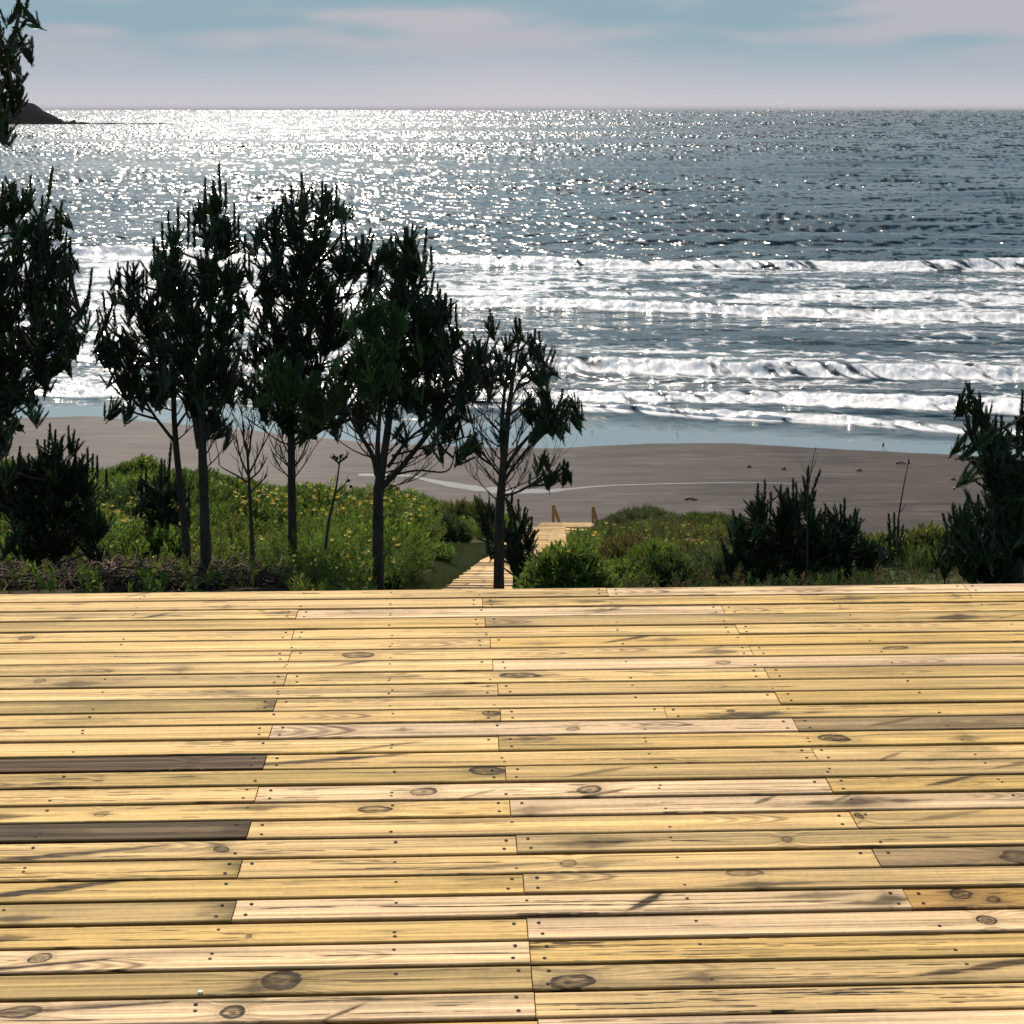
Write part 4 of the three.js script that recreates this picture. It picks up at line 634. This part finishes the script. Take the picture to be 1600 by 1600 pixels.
function bush(o) {                                       // { px, py: top of the crown, rx, ry in the photograph's own pixels at D }
  const D = o.D, m = D / F, r = rng(o.seed), c = at(o.px, o.py, D), g = groundY(c.x, c.z), foot = V(c.x, g - 0.03, c.z), t = thing(o.name ?? 'bush', foot, o.label, o.category ?? 'bush', o.group);
  const top = Math.max(0.35, c.y - g), ax = o.rx * m, az = (o.rz ?? Math.min(o.rx, 70)) * m, list = [], fl = [], stems = [], n = Math.round((o.n ?? 1) * 260 * (ax + 0.3) * (az + 0.3) / (o.size ?? 0.3) ** 1.2 * 1.1);
  for (let i = 0; i < n; i++) {
    const a = r() * 6.283, R = Math.sqrt(r()), x = Math.cos(a) * R * ax, z = Math.sin(a) * R * az, dome = Math.pow(Math.max(0, 1 - R * R), 0.55) * (0.78 + 0.4 * fbm(x * 1.7 + o.seed, z * 1.7, 3)), deep = r() < 0.62 ? 1 - 0.25 * r() : r();
    const s = (o.size ?? 0.3) * (0.5 + 0.5 * r()), gy = groundY(foot.x + x, foot.z + z) - foot.y, y = gy + Math.max(0, top * dome * deep - s * 0.65), tn = leafTones[r() < (o.mixed ?? 0.15) ? 'olive' : o.tone ?? 'lush'], f = 0.7 + 0.6 * r();
    list.push({ p: V(x, y, z), q: aim(V(x / ax * 0.5 + (r() - 0.5) * 0.7, 1, z / az * 0.5 + (r() - 0.5) * 0.7).normalize(), r() * 6.28), s: V(s, s, s), c: rgb(tn[0] * f, tn[1] * f, tn[2] * f) });
    if (r() < (o.bloom ?? 0) && deep > 0.8) { const k = r() < 0.75 ? (o.flower ?? yellow) : pale, b = (0.024 + 0.018 * r()) * clamp(D / 22, 0.45, 1.3); fl.push({ p: V(x, y + s * (0.9 + 0.25 * r()), z), q: aim(V((r() - 0.5), 1, (r() - 0.2)).normalize(), r() * 6.28), s: V(b, b, b), c: rgb(...k) }); }
  }
  copies('leaves', SPRIGS[o.kind ?? 0], leafMat, list, t, 'stuff'); if (fl.length) copies('flowers', BLOOM, petalMat, fl, t, 'stuff');
  for (let i = 0; i < 5; i++) stems.push(tube([V(0, -0.1, 0), V((r() - 0.5) * ax * 0.5, top * 0.4, (r() - 0.5) * az * 0.5), V((r() - 0.5) * ax, top * 0.75, (r() - 0.5) * az)], 0.014, 0.006, 4, 5));
  part('stems', mergeGeometries(stems), twigMat, t);
  return t;
}
bush({ label: 'round bush covered in yellow flowers beside the lawn and stout pine', px: 625, py: 822, rx: 72, D: 20, seed: 41, bloom: 0.16, kind: 0, size: 0.3 });
bush({ label: 'leafy bush with pale flowers between the third and fourth trunks', px: 545, py: 846, rx: 50, D: 17, seed: 42, bloom: 0.1, kind: 0, size: 0.26 });
bush({ label: 'large green bush on the dune behind the stout pine, in front of the sand', px: 640, py: 758, rx: 75, D: 41, seed: 43, bloom: 0.02, size: 0.42, kind: 1 });
bush({ label: 'green dune bush just left of the sparse pine at the sand edge', px: 720, py: 772, rx: 50, D: 40, seed: 44, size: 0.4, kind: 1, tone: 'olive' });
bush({ label: 'bright dune bush topped with yellow flowers, left of the straight pine', px: 225, py: 716, rx: 55, D: 42, seed: 45, bloom: 0.1, size: 0.42 });
bush({ label: 'yellow flowered dune bush between the straight pine and the bare sapling', px: 360, py: 742, rx: 60, D: 42, seed: 46, bloom: 0.08, size: 0.42 });
bush({ label: 'low dune bush behind the third trunk with scattered yellow flowers', px: 480, py: 758, rx: 65, D: 42, seed: 47, bloom: 0.06, size: 0.42 });
bush({ label: 'dense bush at the far left behind the young pine', px: 20, py: 715, rx: 80, D: 36, seed: 48, size: 0.42, kind: 1 });
bush({ label: 'feathery dark bush right of the beach stairs on the dune crest', px: 1010, py: 797, rx: 75, D: 40, seed: 49, tone: 'grey', size: 0.42, kind: 2 });
bush({ label: 'low brownish dune bush running right to the wide thicket', px: 1110, py: 802, rx: 60, D: 40, seed: 50, tone: 'dark', size: 0.4, kind: 2, mixed: 0.4 });
bush({ label: 'small bush against the right side of the boardwalk end', px: 962, py: 806, rx: 24, D: 44, seed: 51, tone: 'dark', size: 0.36, kind: 2 });
bush({ label: 'yellow flowered bush beside the sparse pine at the deck edge', px: 884, py: 818, rx: 62, D: 11.3, seed: 52, bloom: 0.12, size: 0.24 });
bush({ label: 'dry brown bush with tangled twigs right of the boardwalk', px: 975, py: 838, rx: 62, D: 20, seed: 53, tone: 'brown', size: 0.3, kind: 2, mixed: 0.5, bloom: 0.02, flower: orange });
bush({ label: 'dense green feathery bush in front of the dune right of centre', px: 1020, py: 852, rx: 32, D: 16, seed: 54, tone: 'lush', size: 0.3, kind: 2 });
bush({ label: 'orange flowered bush left of the wide young pine thicket', px: 1075, py: 858, rx: 45, D: 18, seed: 55, tone: 'olive', size: 0.26, bloom: 0.05, flower: orange });
bush({ label: 'broad leaved plant at the deck edge below the dry brown bush', px: 960, py: 878, rx: 60, D: 13, seed: 56, tone: 'lush', size: 0.24, bloom: 0.02 });
bush({ label: 'dark undergrowth bush between thicket and right edge pine', px: 1440, py: 862, rx: 70, D: 15, seed: 57, tone: 'dark', size: 0.3, bloom: 0.05, mixed: 0.3 });
bush({ label: 'small flowering bush below the slim young pine', px: 1385, py: 868, rx: 34, D: 14, seed: 58, tone: 'olive', size: 0.24, bloom: 0.08 });
bush({ label: 'dark low bush on the dune edge before the right beach', px: 1480, py: 842, rx: 70, D: 26, seed: 59, tone: 'dark', size: 0.34, kind: 1 });
bush({ label: 'spiky leaved shrub at the lower left by the brushwood', px: 60, py: 858, rx: 60, D: 15, seed: 60, size: 0.34, kind: 2 });
bush({ label: 'bush with yellow flowers between the first young pine and the small one', px: 195, py: 800, rx: 30, D: 24, seed: 61, bloom: 0.14, size: 0.34 });
for (const [px, py, rx, D, tone, kind, seed, size, label] of [
  [965, 826, 44, 26, 'grey', 2, 81, 0.3, 'greyish shrub just right of the landing, behind the dry brown bush'], [1060, 822, 50, 26, 'dark', 2, 82, 0.32, 'dark green shrub under the dune crest right of centre'], [1120, 812, 46, 24, 'olive', 1, 83, 0.32, 'olive shrub touching the left side of the wide young pine thicket'],
  [1035, 872, 40, 13, 'dark', 2, 84, 0.24, 'dark feathery shrub at the deck edge below the orange flowered bush'], [1115, 868, 42, 13.5, 'grey', 2, 85, 0.24, 'greyish shrub at the deck edge left of the wide thicket'], [1420, 850, 40, 17, 'dark', 1, 86, 0.28, 'dark leafy shrub right behind the slim young pine'], [1460, 876, 46, 13, 'olive', 0, 87, 0.22, 'olive leafy shrub at the deck edge before the right edge pine'],
  [150, 770, 40, 30, 'dark', 1, 88, 0.36, 'dark leafy shrub right of the first young pine on the slope'], [430, 800, 40, 27, 'olive', 1, 89, 0.32, 'olive shrub on the slope between bare sapling and third trunk'], [690, 790, 40, 33, 'dark', 1, 90, 0.36, 'dark shrub at the head of the lawn']])
  bush({ label, px, py, rx, D, tone, kind, seed, size, n: 1.2, mixed: 0.25 });
// ground cover that no one could count
{
  const r = rng(71), lists = [[], [], []], fl = [], root = (name, label, category) => tag(thing(name, V(0, 0, 0), label, category), label, category, null, 'stuff');
  for (let i = 0; i < 190000; i++) {
    const D = 8.4 + 42 * Math.pow(r(), 0.72), s = (r() * 2 - 1) * 0.46, x = s * D, px = CX + F * s, cov = fbm(x * 0.2 + 3, D * 0.2, 3), lump = fbm(x * 0.55 + 60, D * 0.42, 4);
    const lane = mix(-0.609, 0.723, (D - 14) / 38); if (x > lane - 0.25 && x < lane + (D > 42.5 ? 2.2 : 1.2)) continue;                      // the boardwalk
    if (px > 665 + 25 * vn(D * 0.7, 3) && x < lane && D > 10 && D < 37) continue;                                          // the lawn
    if (px < 450 && D < 15.5 - 0.006 * px + 1.6 * cov && r() < 0.9) continue;                                           // brushwood
    if (lump < -0.25 && r() < 0.75) continue;
    if (px > 850 && r() < 0.5 + 0.35 * vn(x * 0.7 + 9, D * 0.5)) continue;
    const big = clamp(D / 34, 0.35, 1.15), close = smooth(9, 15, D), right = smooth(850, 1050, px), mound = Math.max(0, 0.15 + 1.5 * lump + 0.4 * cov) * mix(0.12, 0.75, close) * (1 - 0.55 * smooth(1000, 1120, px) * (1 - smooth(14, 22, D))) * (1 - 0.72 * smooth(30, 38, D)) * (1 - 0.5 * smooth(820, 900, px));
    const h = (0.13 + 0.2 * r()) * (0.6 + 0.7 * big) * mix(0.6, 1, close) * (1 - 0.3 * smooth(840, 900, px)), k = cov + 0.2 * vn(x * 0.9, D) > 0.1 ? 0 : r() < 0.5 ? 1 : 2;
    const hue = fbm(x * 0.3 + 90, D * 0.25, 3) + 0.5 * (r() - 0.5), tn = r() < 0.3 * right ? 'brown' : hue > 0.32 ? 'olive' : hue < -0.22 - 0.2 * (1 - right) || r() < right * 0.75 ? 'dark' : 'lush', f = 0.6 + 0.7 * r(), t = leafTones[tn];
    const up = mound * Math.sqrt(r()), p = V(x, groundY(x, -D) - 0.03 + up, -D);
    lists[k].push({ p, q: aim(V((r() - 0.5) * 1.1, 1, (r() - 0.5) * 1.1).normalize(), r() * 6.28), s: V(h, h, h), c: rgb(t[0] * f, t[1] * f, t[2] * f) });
    const fb = fbm(x * 0.45 + 20, D * 0.3, 3); if (fb > 0.0 && up > mound * 0.6 && r() < 0.34 * (1 - 0.88 * smooth(820, 960, px))) { const b = (0.022 + 0.02 * r()) * clamp(D / 24, 0.4, 1.25); fl.push({ p: p.clone().add(V(0, h * 1.05, 0)), q: aim(V(r() - 0.5, 1, r() - 0.2).normalize(), r() * 6.28), s: V(b, b, b), c: rgb(...(r() < 0.75 ? yellow : pale)) }); }
  }
  const cover = root('undergrowth', 'tangle of low green leafy plants dotted with yellow flowers over the slope', 'undergrowth');
  lists.forEach((l, i) => copies('leaves', SPRIGS[i], leafMat, l, cover, 'stuff')); copies('flowers', BLOOM, petalMat, fl, cover, 'stuff');
  const lawn = [];
  for (let i = 0; i < 140000; i++) { const D = 9.5 + 25 * Math.pow(r(), 0.7), px = 645 + 190 * r(), x = (px - CX) / F * D; const laneL = mix(-0.609, 0.723, (D - 14) / 38); if (x > laneL - 0.05) continue; if (D > 29 && vn(x * 1.2, D * 0.8) + (D - 29) * 0.25 > 0.2) continue; const h = 0.06 + 0.06 * r(), f = 0.7 + 0.6 * r(); lawn.push({ p: V(x, groundY(x, -D) - 0.005, -D), q: aim(V((r() - 0.5) * 0.5, 1, (r() - 0.5) * 0.5).normalize(), r() * 6.28), s: V(h * 1.3, h, h * 1.3), c: rgb(0.075 * f, 0.1 * f, 0.022 * f) }); }
  copies('blades', BLADES, leafMat, lawn, root('grass', 'short mown grass on the left of the boardwalk', 'grass'), 'stuff');
  const tall = [];
  for (const [px, D, w, n, h0] of [[575, 13.6, 70, 160, 0.42], [610, 14, 30, 60, 0.42], [400, 18, 160, 200, 0.4], [320, 22, 140, 200, 0.45], [1150, 13.5, 160, 160, 0.3], [1480, 13.5, 120, 140, 0.3], [90, 17, 130, 260, 0.42], [470, 14, 120, 140, 0.3]]) for (let i = 0; i < n; i++) { const d = D + (r() - 0.5) * 2.4, x = (px + (r() - 0.5) * w - CX) / F * d, h = h0 * (0.7 + 0.6 * r()), f = 0.7 + 0.6 * r(); tall.push({ p: V(x, groundY(x, -d) - 0.02, -d), q: aim(V((r() - 0.5) * 0.5, 1, (r() - 0.5) * 0.5).normalize(), r() * 6.28), s: V(h * 0.7, h, h * 0.7), c: rgb(0.06 * f, 0.095 * f, 0.02 * f) }); }
  copies('blades', BLADES, leafMat, tall, root('tall_grass', 'long grass tufts among the trunks just beyond the deck', 'grass'), 'stuff');
  // cut sticks and bark on the ground at the lower left
  const sticks = [], stickG = (() => { const p = []; for (let k = 0; k < 5; k++) p.push(V(0.05 * Math.sin(k * 1.7), k / 4, 0.04 * Math.cos(k * 1.3))); return tube(p, 0.02, 0.01, 6, 5); })();
  for (let i = 0; i < 14000; i++) { const D = 10 + 5.6 * r(), px = -120 + 620 * r(), x = (px - CX) / F * D, a = r() * 6.28, L = 0.05 + 0.4 * Math.pow(r(), 3), w = 0.16 + 0.3 * r(), f = r() < 0.06 ? 2.4 : 0.25 + 0.9 * r(); if (D > 16 - 0.006 * px) continue; sticks.push({ p: V(x, groundY(x, -D) + 0.01 + 0.12 * r() * r(), -D), q: aim(V(Math.cos(a), 0.28 * (r() - 0.4), Math.sin(a)).normalize(), r() * 6.28), s: V(w, L, w), c: rgb(0.085 * f, 0.055 * f, 0.032 * f) }); }
  copies('sticks', stickG, new THREE.MeshStandardMaterial({ color: rgb(1, 1, 1), roughness: 1 }), sticks, root('brushwood', 'heap of dead sticks and bark on the ground at the lower left', 'brushwood'), 'stuff');
}
// ---------------------------------------------------------------- small things on the beach and the headland
function bird(px, py, label, tone, h) {
  const D = distOf(py), p = at(px, py, D); p.y = Math.max(SEA, sandY(p.x, D)); const t = thing('shore_bird', p, label, 'bird'), m = new THREE.MeshStandardMaterial({ color: rgb(...tone), roughness: 0.8 });
  const prof = [[0, -0.5], [0.12, -0.42], [0.2, -0.15], [0.21, 0.08], [0.15, 0.28], [0.07, 0.4], [0.06, 0.46], [0.085, 0.52], [0.07, 0.6], [0, 0.66]].map(([a, b]) => new THREE.Vector2(a, b)), b = new THREE.LatheGeometry(prof, 12);
  b.scale(h * 0.8, h, h * 0.8); b.rotateX(0.5); b.translate(0, h * 0.75, 0); part('body', b, m, t);
  const k = new THREE.ConeGeometry(h * 0.035, h * 0.2, 6); k.rotateX(1.9); k.translate(0, h * 1.28, h * 0.4); part('beak', k, steel, t);
  for (const s of [-1, 1]) { const l = new THREE.CylinderGeometry(h * 0.02, h * 0.016, h * 0.45, 5); l.translate(s * h * 0.08, h * 0.2, 0); part('leg', l, steel, t); }
}
bird(1380, 702, 'dark wading bird standing in the water film at the right', [0.03, 0.03, 0.03], 0.3);
bird(1058, 680, 'white gull standing at the edge of the bright water film', [0.8, 0.8, 0.8], 0.26);
bird(925, 678, 'small dark bird in the water right of the sparse pine', [0.04, 0.04, 0.045], 0.16);
for (const [px, py, w, label] of [[1408, 720, 0.25, 'dark driftwood log on the sand below the wading bird'], [1343, 733, 0.13, 'small dark driftwood piece left of the tall dry stem'], [1225, 731, 0.1, 'dark driftwood lump right of the fine stem top on open sand'], [1171, 728, 0.08, 'tiny dark lump on the sand near the thicket'], [1490, 748, 0.1, 'small dark lump on the sand by the right edge pine'], [1080, 786, 0.28, 'long flat dark driftwood on the near sand above the dune bush']]) {
  const D = 17.75 * F / (py - CY), p = at(px, py, D); p.y = sandY(p.x, D); const r = rng(px), t = thing('driftwood', p, label, 'driftwood');
  part('log', tube([V(-w, 0.02, 0.03), V(-w * 0.3, 0.06, -0.04), V(w * 0.4, 0.05, 0.05), V(w, 0.03, -0.02)], 0.045, 0.025, 10, 7, 0.3, px), twigMat, t);
  part('branch_stub', tube([V(w * 0.1, 0.06, 0), V(w * 0.25, 0.12, 0.05), V(w * 0.3, 0.16, 0.08)], 0.025, 0.012, 4, 5), twigMat, t);
}
{ const g = new THREE.IcosahedronGeometry(0.0045, 1); g.scale(1.3, 0.5, 1); const D = EYE * F / (1553 - CY), p = at(313, 1553, D); p.y = 0.004; const m = part('shell_chip', g, new THREE.MeshStandardMaterial({ color: rgb(0.8, 0.78, 0.74), roughness: 0.6 }), scene); m.position.copy(p); tag(m, 'tiny white shell chip lying on a plank near the big dark knot', 'shell'); }
for (const [px, w, h, label] of [[25, 7, 5.2, 'smaller left clump of trees on top of the headland'], [34, 9, 7, 'rounded larger clump of trees on top of the headland']]) {
  const D = 1745, p = at(px, 166, D), t = thing('distant_tree', p, label, 'tree'), r = rng(px), list = [];
  part('trunk', tube([V(0, -4, 0), V(0.2, -1, 0), V(0, 2, 0)], 0.5, 0.3, 4, 6), twigMat, t);
  for (let i = 0; i < 240; i++) { const a = r() * 6.28, b = Math.acos(2 * r() - 1), R = 0.6 + 0.5 * r(), s = 1.5 + r(); list.push({ p: V(Math.cos(a) * Math.sin(b) * w * 0.5 * R, h * 0.3 + Math.cos(b) * h * 0.55 * R, Math.sin(a) * Math.sin(b) * w * 0.5 * R), q: aim(V(r() - 0.5, r(), r() - 0.5).normalize(), r() * 6), s: V(s, s, s), c: rgb(0.02, 0.03, 0.02) }); }
  copies('crown', SPRIGS[0], leafMat, list, t, 'stuff');
}
// a shallow line of water left by the tide across the sand
{
  const pts = [[640, 742, 3], [700, 757, 6], [760, 766, 8], [820, 769, 7], [860, 768, 5], [900, 763, 2.2], [960, 758.5, 1.6], [1030, 756.5, 1.6], [1100, 755, 1.3], [1180, 754, 0.8], [1260, 757, 0.5]], pos = [], idx = [];
  const fine = []; for (let px = 560; px <= 1260; px += 4) fine.push(px);
  fine.forEach((px, i) => { const c = pwl([[560, 741], ...pts.map((e) => [e[0], e[1]])], px) + 0.5 * vn(px * 0.03, 4), h = pwl([[560, 3], ...pts.map((e) => [e[0], e[2]])], px) * (1 + 0.3 * vn(px * 0.07, 9)); for (const k of [-1, 1]) { const py = c + k * h * 0.6, D = 17.72 * F / (py - CY), x = (px - CX) / F * D; pos.push(x, sandY(x, D) + 0.006, -D); } if (i) { const a = i * 2 - 2; idx.push(a, a + 1, a + 2, a + 1, a + 3, a + 2); } });
  const g = geo(pos, idx); if (g.attributes.normal.getY(0) < 0) { g.index.array.reverse(); g.computeVertexNormals(); }
  structure('tide_pool', g, new THREE.MeshPhysicalMaterial({ color: rgb(0.19, 0.17, 0.155), roughness: 0.3, ior: 1.33 }), 'thin bright line of shallow water across the sand');
}
// sea haze
scene.fog = new THREE.FogExp2(new THREE.Color().setRGB(0.62, 0.58, 0.62), 0.00002);
renderer.render(scene, camera);
